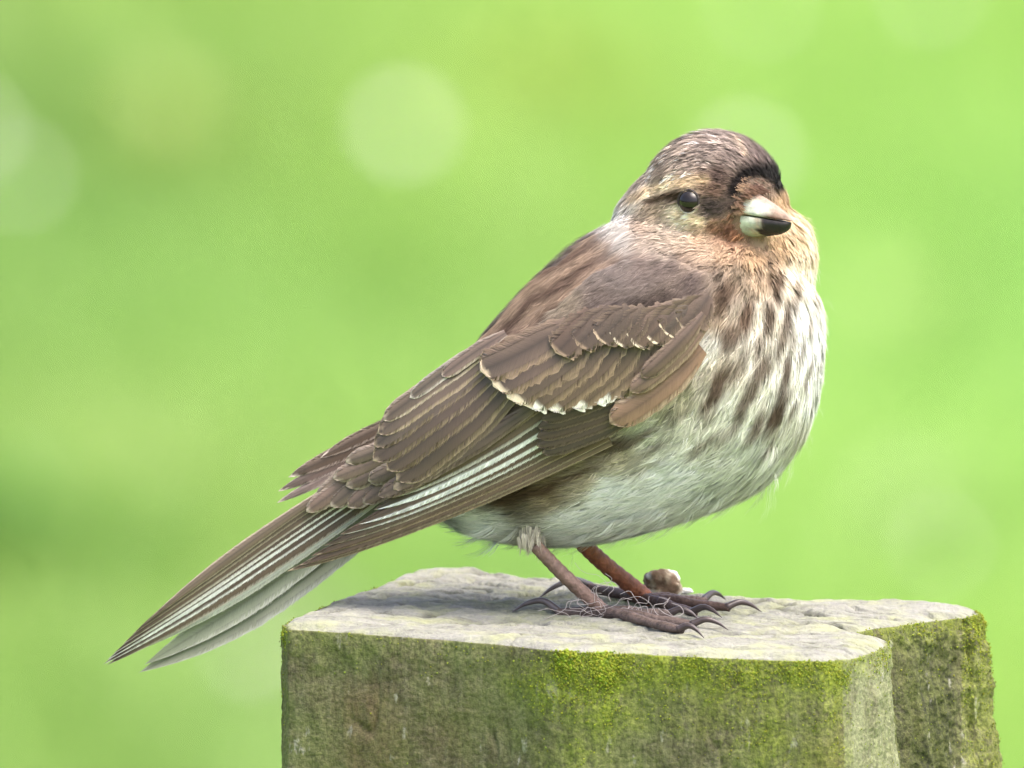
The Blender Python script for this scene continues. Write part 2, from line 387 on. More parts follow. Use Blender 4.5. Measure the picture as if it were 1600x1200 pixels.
def mth(op, a, b=None, clamp=False):
    n = nt.nodes.new('ShaderNodeMath'); n.operation = op; n.use_clamp = clamp
    for i, v in enumerate((a, b)):
        if v is None: continue
        if hasattr(v, 'links'): L.new(v, n.inputs[i])
        else: n.inputs[i].default_value = v
    return n.outputs[0]
fibre = noise(nt, tc, 1, 6, .65, (700, 700, 110)); blotch = noise(nt, tc, 70, 5, .6); fine = noise(nt, tc, 1500, 4, .65); mid = noise(nt, tc, 1, 4, .65, (260, 260, 120))
saw = noise(nt, tc, 1, 3, .6, (25, 25, 700))
side = mixc(nt, 1, ramp(nt, fibre, [(.28, (.085, .075, .046)), (.5, (.15, .137, .088)), (.74, (.23, .215, .15))]), ramp(nt, noise(nt, tc, 1, 5, .7, (420, 420, 300)), [(.3, .5), (.5, 1.0), (.7, 1.4)]), 'MULTIPLY')
side = mixc(nt, mth('MULTIPLY', ramp(nt, blotch, [(.42, 0.0), (.58, 1.0)]), .55), side, (.19, .22, .085))
side = mixc(nt, mth('MULTIPLY', at['stain'], ramp(nt, mid, [(.3, .4), (.6, .9)])), side, (.17, .115, .075))
side = mixc(nt, mth('MULTIPLY', at['patch_and_shade'], ramp(nt, fibre, [(.35, .2), (.6, .95)])), side, (.05, .052, .036))  # dark patch, and shade of the recessed face put into the colour
side = mixc(nt, mth('MULTIPLY', at['lichen'], ramp(nt, mid, [(.35, .25), (.6, .85)])), side, (.36, .37, .26))
pale = ramp(nt, noise(nt, tc, 1, 4, .6, (330, 330, 140)), [(.63, 0.0), (.69, 1.0)])
side = mixc(nt, mth('MULTIPLY', pale, .7), side, (.47, .45, .42))
grain = noise(nt, tc, 1, 6, .65, (90, 420, 420))
topc = mixc(nt, 1, ramp(nt, grain, [(.28, (.11, .107, .095)), (.42, (.31, .308, .297)), (.66, (.43, .428, .412))]), ramp(nt, fine, [(.3, .82), (.7, 1.12)]), 'MULTIPLY')
topc = mixc(nt, ramp(nt, noise(nt, tc, 110, 5), [(.5, 0.0), (.68, .5)]), topc, (.50, .54, .26))
topc = mixc(nt, mth('MULTIPLY', at['crack_shade'], .95), topc, (.06, .056, .045))  # shade inside the cracks painted into the top colour
side = mixc(nt, 1, side, ramp(nt, fine, [(.28, .55), (.5, 1.0), (.72, 1.4)]), 'MULTIPLY')
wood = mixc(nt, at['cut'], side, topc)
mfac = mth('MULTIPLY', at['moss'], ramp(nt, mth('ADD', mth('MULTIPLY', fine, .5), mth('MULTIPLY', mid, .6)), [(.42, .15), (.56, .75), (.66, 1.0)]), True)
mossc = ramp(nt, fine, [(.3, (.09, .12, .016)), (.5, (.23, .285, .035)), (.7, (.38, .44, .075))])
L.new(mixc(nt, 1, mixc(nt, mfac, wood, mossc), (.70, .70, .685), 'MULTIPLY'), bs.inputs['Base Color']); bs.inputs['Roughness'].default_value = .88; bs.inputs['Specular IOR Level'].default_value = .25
n_ = bump(nt, fibre, None, .55, .0009); n_ = bump(nt, saw, None, .2, .0006, n_); bump(nt, fine, bs, .7, .0006, n_)
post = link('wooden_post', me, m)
tag(post, 'square weathered wooden fence post with mossy sides and cracked grey top', 'post')
# moss cushions: grains standing on the upper rim and face
idx = np.where((PD > 3) & (PD < 260))[0]
pr = np.clip(moss[idx], 0, 1.3)**2*np.exp(-PD[idx]/120)*(.25+np.clip(fbm(arc_all[idx]*.03, PD[idx]*.03, 3.1, 3)+.3, 0, 1))
hot = np.exp(-((px_u[idx]-885)/14)**2-((PD[idx]-22)/22)**2)+np.exp(-((px_u[idx]-942)/16)**2-((PD[idx]-26)/30)**2)+.25*np.exp(-((px_u[idx]-1260)/40)**2-((PD[idx]-12)/10)**2)
pr = pr+4*hot*front[idx]+.8*(px_u[idx] > 1505)*np.exp(-PD[idx]/60)
sel = idx[rng.choice(len(idx), 15000, p=pr/pr.sum())]
no3 = np.column_stack([np.tile(nout, (len(rows), 1))[sel], np.full(len(sel), .15)])
ico = bmesh.new(); bmesh.ops.create_icosphere(ico, subdivisions=1, radius=1); iv = np.array([v.co[:] for v in ico.verts]); fi = np.array([[v.index for v in f.verts] for f in ico.faces]); ico.free()
sz = rng.uniform(.5, 1.4, len(sel))*(1+1.3*np.clip(np.exp(-((px_u[sel]-885)/14)**2-((PD[sel]-22)/22)**2)+np.exp(-((px_u[sel]-942)/16)**2-((PD[sel]-26)/30)**2), 0, 1)*front[sel])
cpt = PV[sel]+no3*(sz*rng.uniform(.1, .9, len(sel)))[:, None]+rng.normal(0, 1.2, (len(sel), 3))
V = (cpt[:, None]+iv[None]*sz[:, None, None]*rng.uniform(.7, 1.4, (len(sel), 1, 3))).reshape(-1, 3)
F = (fi[None]+(np.arange(len(sel))*len(iv))[:, None, None]).reshape(-1, 3)
cm = np.array([.20, .24, .025])*rng.uniform(.5, 1.3, (len(sel), 1))*np.array([1, 1, 1])+rng.uniform(-.03, .03, (len(sel), 3))*[1, .5, .3]
mo = link('moss', make_mesh('moss', V*S, F, np.repeat(np.clip(cm, .01, 1), len(iv), 0)), pig_mat('moss_grain', .9, .2), post); tag(mo, kind='stuff')

# ================================================================== THE BIRD
ALB = 1.0
rt = top_px(955, 955)*S
bird = bpy.data.objects.new('small_finch', None); C.objects.link(bird); bird.location = rt
tag(bird, 'streaked brown finch with buff throat and pale bill standing on the mossy post', 'bird')
def toworld(D): return unproj(D)-rt          # children are stored relative to the bird's root
def bm_(name, D, F, matl, parent, col=None, uv=None, smooth=True):
    if col is not None: col = np.asarray(col)*ALB
    return link(name, make_mesh(name, toworld(D), F, col, uv, smooth), matl, parent)

# --- body volume: lofted trunk + head + throat, fused
HC = np.array([1116., 321., 30.]); TH = math.radians(40)
HF = np.array([cos(TH), .06, sin(TH)]); HF /= np.linalg.norm(HF); HL = np.array([-sin(TH), 0, cos(TH)]); HU = np.cross(HF, HL); HU = HU if HU[1] < 0 else -HU
secs = [((575, 715), (625, 775), 30), ((610, 690), (690, 796), 58), ((700, 598), (762, 836), 116), ((790, 488), (898, 847), 158), ((870, 408), (1050, 815), 178),
        ((922, 368), (1183, 759), 184), ((975, 340), (1256, 675), 178), ((1030, 340), (1281, 571), 158), ((1080, 345), (1276, 470), 124), ((1100, 350), (1240, 400), 80)]
A = catmull([s[0] for s in secs], 40); B_ = catmull([s[1] for s in secs], 40); H = catmull([[s[2]] for s in secs], 40)[:, 0]
th = np.linspace(0, 2*pi, 48, endpoint=False)
mid_, half = (A+B_)/2, (A-B_)/2
wc = (mid_[:, 0]-950)*.13
Vl = np.stack([np.column_stack([mid_+half*cos(t), wc+H*sin(t)*(1-.10*cos(t))]) for t in th], 1).reshape(-1, 3)
bmh = bmesh.new()
def add(V, F):
    vs_ = [bmh.verts.new((p[0], -p[1], p[2])) for p in V]
    for f in F: bmh.faces.new([vs_[i] for i in f])
    return vs_
vs_ = add(Vl, grid_faces(40, 48, True)); bmh.faces.new(vs_[:48]); bmh.faces.new(vs_[-48:])
def ell(c, ax, rad):
    u_, v_ = np.meshgrid(np.linspace(.02, pi-.02, 24), np.linspace(0, 2*pi, 40, endpoint=False), indexing='ij')
    P = c+rad[0]*np.cos(u_).ravel()[:, None]*ax[0]+rad[1]*(np.sin(u_)*np.cos(v_)).ravel()[:, None]*ax[1]+rad[2]*(np.sin(u_)*np.sin(v_)).ravel()[:, None]*ax[2]
    q = add(P, grid_faces(24, 40, True)); bmh.faces.new(q[:40]); bmh.faces.new(q[-40:])
E3 = np.eye(3)
ell(HC, (HF, HL, HU), (118, 104, 114))
ell(HC+np.array([-48, 27, -14]), (HF, HL, HU), (94, 92, 98))
ell(np.array([1005., 400., 0.]), (E3[0], E3[1], E3[2]), (72, 62, 110))
ell(np.array([1192., 402., 18.]), (E3[0], E3[1], E3[2]), (80, 90, 104))
ell(HC+HF*54+HU*8, (HF, HL, HU), (50, 46, 46))
ell(HC+np.array([-76, 36, -22]), (HF, HL, HU), (76, 80, 84))
bmesh.ops.recalc_face_normals(bmh, faces=bmh.faces)
tmp = bpy.data.meshes.new('tmp'); bmh.to_mesh(tmp); bmh.free()
to = bpy.data.objects.new('tmp', tmp); C.objects.link(to)
md = to.modifiers.new('r', 'REMESH'); md.mode = 'VOXEL'; md.voxel_size = 7
ms = to.modifiers.new('s', 'SMOOTH'); ms.factor = .5; ms.iterations = 14
dg = bpy.context.evaluated_depsgraph_get(); bm2 = bpy.data.meshes.new_from_object(to.evaluated_get(dg))
bpy.data.objects.remove(to)
bm2.calc_loop_triangles()
nv = len(bm2.vertices); BV = np.empty(nv*3, np.float32); bm2.vertices.foreach_get('co', BV); BV = BV.reshape(-1, 3).astype(float)
BT = np.empty(len(bm2.loop_triangles)*3, np.int32); bm2.loop_triangles.foreach_get('vertices', BT); BT = BT.reshape(-1, 3)
BN = np.zeros_like(BV); fn = np.cross(BV[BT[:, 1]]-BV[BT[:, 0]], BV[BT[:, 2]]-BV[BT[:, 0]])
for k in range(3): np.add.at(BN, BT[:, k], fn)
BN /= np.linalg.norm(BN, axis=1)[:, None]+1e-9
bvh = BVHTree.FromPolygons([tuple(v) for v in BV], [tuple(f) for f in BT])
def body_front(u, v):
    u, v = np.ravel(u), np.ravel(v); r = np.full(len(u), -1e3)
    for i in range(len(u)):
        h = bvh.ray_cast(Vector((u[i], -v[i], 900)), Vector((0, 0, -1)))
        if h[0] is not None: r[i] = h[0].z
    return r

# --- pigment of the plumage, by place on the bird; throat tones include shade under the bill
PIG = np.array([
 (1130,215,176,156,142),(1090,226,162,142,128),(1050,250,168,148,130),(1010,280,176,156,138),(1170,225,156,134,122),(1200,240,146,124,116),(1150,218,165,145,130),(1100,250,156,136,122),(1140,248,152,130,118),
 (1070,262,158,138,122),(1030,275,150,128,108),(1180,240,140,118,110),(1216,258,104,84,80),
 (1116,298,142,106,84),(1040,289,232,208,174),(1072,287,214,184,146),(1010,302,220,200,174),(1098,284,165,128,98),(1120,275,120,92,80),
 (1048,308,118,92,70),(1025,312,160,134,108),(1060,306,124,98,76),(1110,322,100,84,77),(1125,328,108,91,83),(1102,333,120,102,92),(1140,318,128,104,90),(1138,338,170,135,105),
 (1160,300,182,152,126),(1180,290,176,148,124),(1205,290,166,136,114),
 (1068,343,236,214,184),(1090,347,230,202,166),(1055,331,232,212,182),(1020,330,186,158,128),(1000,350,186,160,136),(1040,362,192,170,146),(1060,375,200,176,150),(1090,364,212,176,138),(1115,352,180,136,100),
 (1130,362,176,128,96),(1140,376,190,142,106),(1130,394,204,168,130),(1100,398,202,172,142),(1165,378,176,136,100),(1180,390,206,168,122),(1180,408,214,176,130),(1220,388,210,172,126),(1250,372,222,192,152),(1272,392,242,218,184),  # throat colours lowered to hold the bill's shade
 (1232,312,216,178,134),(1245,342,240,214,174),(1262,362,240,214,180),
 (955,368,214,206,198),(962,344,214,204,194),(970,388,206,196,186),(976,318,206,192,178),(990,292,188,168,150),(938,392,150,132,118),(1000,388,188,166,146),(1000,412,132,112,101),(1050,414,124,104,94),(965,410,136,118,107),(925,388,134,115,102),(1030,418,130,110,100),(1040,396,190,168,146),(1070,402,186,158,132),
 (1150,432,168,144,116),(1190,432,198,168,134),(1250,440,240,224,196),(1282,452,244,234,216),(1120,440,150,128,108),
 (1200,500,228,214,192),(1258,500,246,240,228),(1284,550,248,246,240),(1118,500,180,156,128),(1108,545,232,224,210),(1180,550,232,222,204),(1130,580,212,196,172),(1244,600,238,232,218),(1282,620,244,242,232),(1150,500,204,184,160),
 (1150,640,230,224,206),(1230,680,224,218,200),(1180,722,222,220,206),(1080,680,224,218,198),(1050,632,204,192,164),(1000,672,214,208,190),(960,702,204,186,156),(900,742,196,176,146),(850,770,168,144,110),(800,780,118,104,84),
 (1050,760,242,241,233),(950,785,244,244,238),(1000,825,236,236,230),(880,832,238,238,232),(1100,795,216,216,204),(740,812,236,237,234),(700,812,190,192,192),(760,842,240,240,236),(830,856,206,198,184),(690,790,150,145,136),
 (900,400,140,120,106),(850,450,138,118,104),(800,520,140,120,104),(740,560,136,116,100),(650,640,128,108,94),(600,700,124,106,92),(560,740,124,106,92),
 (1000,434,142,122,112),(1080,440,118,98,89),(940,466,138,118,106),(1000,492,92,75,62),(1035,472,98,80,68),(900,520,118,98,80),(880,480,160,140,116),(1090,480,118,98,86),(960,430,146,128,118),(1060,500,112,92,80)], float)
STREAK = np.array([  # u, v, half length, half width, strength (dark shaft streaks of the breast and flank)
 (1132,467,26,13,.8),(1167,499,26,11,.95),(1204,501,24,9,.9),(1217,448,28,7,.9),(1140,530,24,15,.85),(1233,499,30,7,.85),(1119,613,40,11,.95),(1167,627,36,10,.85),(1191,581,26,11,.85),(1228,587,32,7,.9),(1215,648,34,9,1.),
 (1183,669,28,8,.8),(1246,467,24,5,.8),(1268,515,22,3.5,.7),(1263,587,24,3.5,.8),(1241,645,18,4.5,.7),(1153,655,28,8,.6),(1097,700,26,6,.6),(1130,685,18,8,.45),(985,692,38,7,.75),(950,702,36,8,.8),(899,742,38,7,.8),(930,725,30,5,.5),(868,738,40,6,.6),(850,766,36,9,.9),(797,776,48,14,.9),(1020,705,26,5,.45),(1000,735,30,4,.3),
 (1062,655,22,6,.35),(1222,540,26,7,.8),(1252,550,18,3.5,.7),(1280,575,16,2.5,.55),(1272,630,16,2.5,.5),(1200,700,22,4,.5),(1185,545,22,8,.7),(1150,580,24,9,.6),(1160,560,18,8,.6),(1222,411,5,22,.95),(1248,408,4,14,.7),(1188,424,12,4,.6),(1207,435,16,4,.7),(1109,655,18,6,.5),(1250,700,20,2.5,.3),(1238,530,16,4,.6),(1276,480,16,2.5,.5)], float)
FLOW = np.array([
 (1200,255,-.9,-.45),(1130,215,-1,.1),(1050,245,-.85,.5),(1000,290,-.6,.8),(1150,270,-.95,-.3),(1115,325,-1,.1),(1080,345,-1,.25),(1030,350,-.9,.45),(1080,380,-.75,.65),(1140,375,-.45,.9),(1190,395,0,1),(1240,385,.3,1),(1236,320,.5,.85),
 (960,360,-.6,.8),(1200,500,-.1,1),(1280,480,.08,1),(1290,600,-.15,1),(1120,500,-.35,.95),(1120,620,-.45,.9),(1230,680,-.45,.9),(1150,740,-.75,.65),(1050,700,-.85,.5),(1000,800,-.95,.3),(900,760,-.95,.28),(850,840,-.97,.25),(720,820,-.98,.18),
 (800,600,-.8,.6),(900,420,-.75,.65),(700,600,-.75,.65),(600,700,-.8,.6),(1040,300,-.98,.15),(1000,450,-.85,.5),(1090,450,-.6,.8),(940,500,-.82,.57),(1070,500,-.75,.66)], float)
def idw(P, Q, vals, p=4, eps=6):
    out = np.empty((len(P), vals.shape[1]))
    for i in range(0, len(P), 20000):
        d2 = ((P[i:i+20000, None, :2]-Q[None, :, :2])**2).sum(-1)+eps**2
        w = d2**(-p/2); out[i:i+20000] = (w@vals)/w.sum(1)[:, None]
    return out
def flow(uv):
    f = idw(uv, FLOW, FLOW[:, 2:], 3, 20); return f/np.linalg.norm(f, axis=1)[:, None]
SFL = flow(STREAK[:, :2])
PLIN = lin(PIG[:, 2:]); PLIN = (PLIN*.80+.20*PLIN.mean(1)[:, None])*[.96, 1.0, 1.03]
DK = lin([98, 73, 54])
FACE = [([(1100, 281), (1062, 285), (1022, 295), (984, 312)], 8, (220, 196, 162), .65), ([(1064, 307), (1036, 309), (1008, 317)], 5, (104, 80, 60), .8), ([(1056, 331), (1074, 343), (1096, 346)], 6, (228, 208, 176), .7),
        ([(1098, 322), (1118, 327), (1138, 322)], 9, (88, 72, 66), .35), ([(1108, 356), (1128, 362), (1146, 372)], 6, (150, 104, 72), .5), ([(1204, 413), (1226, 410), (1250, 405)], 4, (70, 56, 48), .8),
        ([(1150, 214), (1158, 226), (1164, 240)], 4, (214, 196, 176), .6), ([(1090, 212), (1075, 222), (1060, 232)], 4, (200, 184, 166), .5)]
def pigment(uv, streaks=True):
    c = idw(uv, PIG, PLIN, 4, 7)
    j = np.column_stack([noise3(uv[:, 0]*.05, uv[:, 1]*.05, 2.2), noise3(uv[:, 0]*.05+30, uv[:, 1]*.05, 8.2)])*5
    if streaks:
        m = np.zeros(len(uv))
        for (u, v, hl, hw, st), f in zip(STREAK, SFL):
            d = uv+j-[u, v]; a = (d@f)/hl; b = (d@np.array([-f[1], f[0]]))/hw
            m = np.maximum(m, st*.92*np.clip(1.7-np.sqrt((a*.74)**2+(b*.84)**2)*1.35, 0, 1))
        c = c*(1-m[:, None])+DK*m[:, None]
        # black forehead band above the bill
        d = uv+j*.5; band = np.full(len(uv), 9.)
        pts = np.array([(1147, 296), (1150, 286), (1165, 273), (1184, 267), (1202, 269), (1214, 277), (1219, 286)])
        for p, q in zip(pts[:-1], pts[1:]):
            t = np.clip(((d-p)@(q-p))/((q-p)@(q-p)), 0, 1)[:, None]; band = np.minimum(band, np.linalg.norm(d-(p+t*(q-p)), axis=1)/10.5) if p is not pts[0] else np.linalg.norm(d-(p+t*(q-p)), axis=1)/11
        k = np.clip(1.6-band, 0, 1)[:, None]*.97
        c = c*(1-k)+lin([36, 24, 27])*k
    if streaks:
        for ln, hw_, cl_, st_ in FACE:
            q_ = np.full(len(uv), 99.); ln = np.array(ln, float)
            for p, q in zip(ln[:-1], ln[1:]):
                t = np.clip(((d-p)@(q-p))/((q-p)@(q-p)), 0, 1)[:, None]; q_ = np.minimum(q_, np.linalg.norm(d-(p+t*(q-p)), axis=1)/hw_)
            k = (np.clip(1.5-q_, 0, 1)*st_)[:, None]; c = c*(1-k)+lin(cl_)*k
    h = (np.clip((405-uv[:, 1])/30, 0, 1)*np.clip((uv[:, 0]-985)/30, 0, 1)*np.clip((1230-uv[:, 0])/30, 0, 1))[:, None]*.2
    lum = c.mean(1)[:, None]; return c*(lum/.34)**h*(lum/.62)**.22

def inpoly(P, poly):
    x, y = P[:, 0], P[:, 1]; r = np.zeros(len(P), bool); j = len(poly)-1
    for i in range(len(poly)):
        (xi, yi), (xj, yj) = poly[i], poly[j]
        r ^= ((yi > y) != (yj > y)) & (x < (xj-xi)*(y-yi)/(yj-yi+1e-9)+xi); j = i
    return r

uvb = np.column_stack([BV[:, 0], -BV[:, 1]])
bodyD = np.column_stack([BV[:, 0], -BV[:, 1], BV[:, 2]])
body = bm_('body', bodyD, BT, M_PLUME, bird, pigment(uvb))

# --- folded-wing surface (thin-plate spline through points on the flank)
WC = np.array([(1105,440,196),(1000,450,194),(900,500,178),(1000,600,206),(1070,560,208),(950,660,196),(850,500,152),(800,600,165),(850,700,172),(720,580,92),(650,640,66),(700,680,118),(700,760,116),(600,680,42),(600,780,62),(500,860,14),(450,890,-4),
               (780,490,98),(870,425,112),(940,372,96),(450,800,-16),(1090,400,165),(1110,500,205)], float)
def tps(P, W):
    def K(r2): return np.where(r2 > 0, r2*np.log(r2+1e-9), 0)
    n = len(W); d2 = ((W[:, None, :2]-W[None, :, :2])**2).sum(-1)/1e4
    Mx = np.zeros((n+3, n+3)); Mx[:n, :n] = K(d2)+.02*np.eye(n); Mx[:n, n] = 1; Mx[:n, n+1:] = W[:, :2]/100; Mx[n:, :n] = Mx[:n, n:].T
    s = np.linalg.solve(Mx, np.r_[W[:, 2], 0, 0, 0])
    q = ((P[:, None, :2]-W[None, :, :2])**2).sum(-1)/1e4
    return K(q)@s[:n]+s[n]+P[:, :2]/100@s[n+1:]
# depth of the body front on a coarse raster, then smooth, so feathers lie over the flank
gu, gv = np.arange(420, 1330, 10.), np.arange(340, 920, 10.)
GU, GV = np.meshgrid(gu, gv); bf = body_front(GU, GV).reshape(GU.shape); tw = tps(np.column_stack([GU.ravel(), GV.ravel()]), WC).reshape(GU.shape)
ws = np.maximum(tw, np.where(bf > -900, bf+9, -999))
for _ in range(6):
    p_ = np.pad(ws, 1, mode='edge'); ws = np.maximum((p_[:-2, 1:-1]+p_[2:, 1:-1]+p_[1:-1, :-2]+p_[1:-1, 2:]+ws*2)/6, np.where(bf > -900, bf+7, -999))
def wsurf(u, v):
    x = np.clip((np.asarray(u)-gu[0])/10, 0, len(gu)-1.001); y = np.clip((np.asarray(v)-gv[0])/10, 0, len(gv)-1.001)
    i, j = x.astype(int), y.astype(int); f, g = x-i, y-j
    return ws[j, i]*(1-f)*(1-g)+ws[j, i+1]*f*(1-g)+ws[j+1, i]*(1-f)*g+ws[j+1, i+1]*f*g

# --- small contour feathers: fans of barbs lying along the flow
def barbs(P, Nn, D, Ln, Wd, K, R, lift, tint, edge, colfn, seed_jit=.12, point=.5):
    """P roots, Nn normals, D tangents (design axes, y down). Returns V, F, col."""
    n = len(P); Sd = np.cross(Nn, D)
    t = np.linspace(-1, 1, K)[None]+rng.normal(0, .12, (n, K))
    ln = Ln[:, None]*(1-.42*np.abs(t)**1.7)*rng.uniform(.78, 1.12, (n, K))
    ang = rng.normal(0, seed_jit, (n, K)); r = np.array([0, .3, .62, 1.0])
    al = ln[..., None]*r; pt_ = (rng.random(n) < point)[:, None, None]; la = Wd[:, None, None]*t[..., None]*np.where(pt_, .45+1.0*r-1.3*r**2, .3+.7*r**.7)+np.sin(ang)[..., None]*al*.5
    hz = -2.0+lift[:, None, None]*(r*(1.5-.6*r))-al**2/(2*R)-.10*la**2/np.maximum(Wd[:, None, None], 1)+rng.normal(0, .5, (n, K, 1))*r
    X = P[:, None, None]+D[:, None, None]*al[..., None]+Sd[:, None, None]*la[..., None]+Nn[:, None, None]*hz[..., None]
    hw = (Wd[:, None]/K*1.25)[..., None]*np.array([1, 1.1, .75, .08])[None, None]*rng.uniform(.6, 1.2, (n, K, 1))
    dl = Sd[:, None, None]*hw[..., None]
    V = np.stack([X-dl, X+dl], 3)                       # n,K,4,2,3
    mid2 = (X+0).reshape(-1, 3)[:, :2]
    col = colfn(mid2).reshape(n, K, 4, 3)*(1+rng.normal(0, .15, (n, K, 1, 1)))*tint[:, None, None, None]
    e = (np.abs(t)[..., None]**1.5*.8+r[None, None]**2*.5); col = col*(1+edge[:, None, None, None]*(np.clip(e, 0, 1.2)-.45)[..., None])
    col = np.clip(np.repeat(col[:, :, :, None], 2, 3), .004, .92)
    b = (np.arange(n*K)*8)[:, None, None]; q = np.array([[0, 1, 3, 2], [2, 3, 5, 4], [4, 5, 7, 6]])[None]
    return V.reshape(-1, 3), (b+q).reshape(-1, 4), col.reshape(-1, 3)
def cat(parts):
    off, Vs, Fs, Cs = 0, [], [], []
    for V, F, c in parts: Vs.append(V); Fs.append(F+off); Cs.append(c); off += len(V)
    return np.vstack(Vs), np.vstack(Fs), np.vstack(Cs)
def sample(n, wfun):
    a = np.linalg.norm(fn, axis=1)/2; cc = BV[BT].mean(1); w = a*wfun(np.column_stack([cc[:, 0], -cc[:, 1], cc[:, 2]]))
    k = rng.choice(len(BT), n, p=w/w.sum()); r1 = np.sqrt(rng.random(n)); r2 = rng.random(n)
    bc = np.column_stack([1-r1, r1*(1-r2), r1*r2])
    p = (BV[BT[k]]*bc[..., None]).sum(1); nn = (BN[BT[k]]*bc[..., None]).sum(1); nn /= np.linalg.norm(nn, axis=1)[:, None]
    p[:, 1] *= -1; nn[:, 1] *= -1; return p, nn
def tangent(uv, nn, jit=.1):
    f = flow(uv); a = rng.normal(0, jit, len(uv)); ca, sa = np.cos(a), np.sin(a)
    d = np.column_stack([f[:, 0]*ca-f[:, 1]*sa, f[:, 0]*sa+f[:, 1]*ca, np.zeros(len(uv))])
    d -= nn*(d*nn).sum(1)[:, None]; return d/(np.linalg.norm(d, axis=1)[:, None]+1e-6)
WINGPOLY = [(1112, 445), (1100, 520), (1068, 575), (1000, 640), (940, 680), (860, 715), (680, 800), (540, 850), (540, 740), (690, 590), (740, 540), (800, 490), (860, 440), (960, 425), (1060, 412)]
EYE = np.array([1080., 315.])
def headness(p): return np.clip((420-p[:, 1])/40, 0, 1)*np.clip((p[:, 0]-930)/40, 0, 1)
billdir = lambda p: np.linalg.norm(p-np.array([1172, 338, 120]), axis=1)
P1, N1 = sample(6800, lambda p: (1-headness(p))*np.where(inpoly(p[:, :2], WINGPOLY) & (p[:, 2] > 0), .04, 1)*np.where(p[:, 2] < -40, .5, 1)*np.where(p[:, 0] < 640, .3, 1))
P2, N2 = sample(7600, lambda p: headness(p)*np.where(p[:, 2] < -40, .3, 1)*(np.linalg.norm(p[:, :2]-EYE, axis=1) > 15))
keep = ~((np.linalg.norm(P2[:, :2]-EYE, axis=1) < 21) & (P2[:, 2] > 40)); P2, N2 = P2[keep], N2[keep]
hd1 = np.clip((520-P1[:, 1])/120, 0, 1)
L1 = rng.uniform(44, 74, len(P1))*(1-.4*hd1); L1 *= np.where(P1[:, 1] > 740, 1.1, 1); W1 = L1*.22
back = np.clip((P1[:, 1]*-1+P1[:, 0]*-.9+1330)/60, 0, 1)
part1 = barbs(P1, N1, tangent(P1, N1, .14), L1, W1, 13, 330, rng.uniform(5, 15, len(P1))+2*(P1[:, 1] > 700), rng.normal(1, .13, len(P1)), rng.normal(.25, .18, len(P1)), lambda q: pigment(q))
L2 = np.clip(billdir(P2)*.25, 10, 38)*rng.uniform(.8, 1.2, len(P2)); W2 = L2*.24
fleck = np.where((P2[:, 1] < 275) | ((P2[:, 0] < 1000) & (P2[:, 1] < 330)), (rng.random(len(P2)) < .11)*rng.uniform(.3, 1.2, len(P2)), 0)
fleck = fleck*(1-np.clip((P2[:, 0]-1110)/40, 0, 1)*.75)
crown = np.clip((285-P2[:, 1]-(1100-P2[:, 0]).clip(0, 200)*-.15)/25, 0, 1)*np.clip((1185-P2[:, 0])/60, 0, 1)
tint2 = rng.normal(1, .2, len(P2)).clip(.5, 1.6)*(1+fleck*3.0)*np.where(rng.random(len(P2)) < .3, 1-.45*crown, 1+.2*crown)
part2 = barbs(P2, N2, tangent(P2, N2, .16), L2, W2, 7, 220, rng.uniform(4, 11, len(P2))*np.clip(L2/22, .5, 1), tint2, rng.normal(.2, .15, len(P2)), lambda q: pigment(q))
# ruff of the throat: longer loose points hanging over the breast
n = 330; uu = rng.uniform(1060, 1285, n); vv = 398+rng.normal(0, 9, n)-np.clip(uu-1230, 0, 60)*.25+np.clip(1100-uu, 0, 60)*-.1
fr = body_front(uu, vv); ok = fr > -900; P3 = np.column_stack([uu, vv, fr])[ok]
loc = [bvh.find_nearest(Vector((p[0], -p[1], p[2]))) for p in P3]; N3 = np.array([(q[1].x, -q[1].y, q[1].z) for q in loc])
part3 = barbs(P3, N3, tangent(P3, N3, .2), rng.uniform(22, 36, len(P3)), rng.uniform(4, 7, len(P3)), 7, 120, rng.uniform(7, 13, len(P3)), rng.normal(1.0, .08, len(P3)), rng.normal(.1, .1, len(P3)), lambda q: pigment(q, False))
# loose belly and vent fringe
n = 640; uu = np.where(rng.random(640) < .3, rng.uniform(685, 790, 640), rng.uniform(690, 1240, 640)); P4 = []
low = np.column_stack([uu, np.interp(uu, [690, 760, 900, 1050, 1180, 1250], [790, 830, 836, 806, 748, 680])])
for (u, v) in low:
    q = bvh.find_nearest(Vector((u, -v-6, random.uniform(-90, 110)+(u-950)*.13))); P4.append((q[0].x, -q[0].y, q[0].z, q[1].x, -q[1].y, q[1].z))
P4 = np.array(P4)
part4 = barbs(P4[:, :3], P4[:, 3:], tangent(P4[:, :2], P4[:, 3:], .18), rng.uniform(34, 74, n), rng.uniform(3, 8, n), 9, 900, 7+rng.exponential(9, n), rng.normal(1.0, .08, n), rng.normal(.1, .1, n), lambda q: pigment(q), point=.85)
rv = rng.uniform(320, 745, 240); P6 = []
for v in rv:
    q = bvh.find_nearest(Vector((np.interp(v, [320, 380, 450, 570, 680, 745], [1235, 1272, 1282, 1288, 1262, 1200])+8, -v, random.uniform(-30, 110)))); P6.append((q[0].x, -q[0].y, q[0].z, q[1].x, -q[1].y, q[1].z))
P6 = np.array(P6); n6 = len(P6)
part6 = barbs(P6[:, :3], P6[:, 3:], tangent(P6[:, :2], P6[:, 3:], .2), rng.uniform(22, 46, n6), rng.uniform(3, 6, n6), 8, 600, 6+rng.exponential(6, n6), rng.normal(1.0, .08, n6), rng.normal(.1, .1, n6), lambda q: pigment(q), point=.85)
n = 210; uu = rng.uniform(930, 1010, n); vv = rng.uniform(330, 402, n); fr = body_front(uu, vv); ok = fr > -900; P5 = np.column_stack([uu, vv, fr])[ok]; n5 = len(P5)
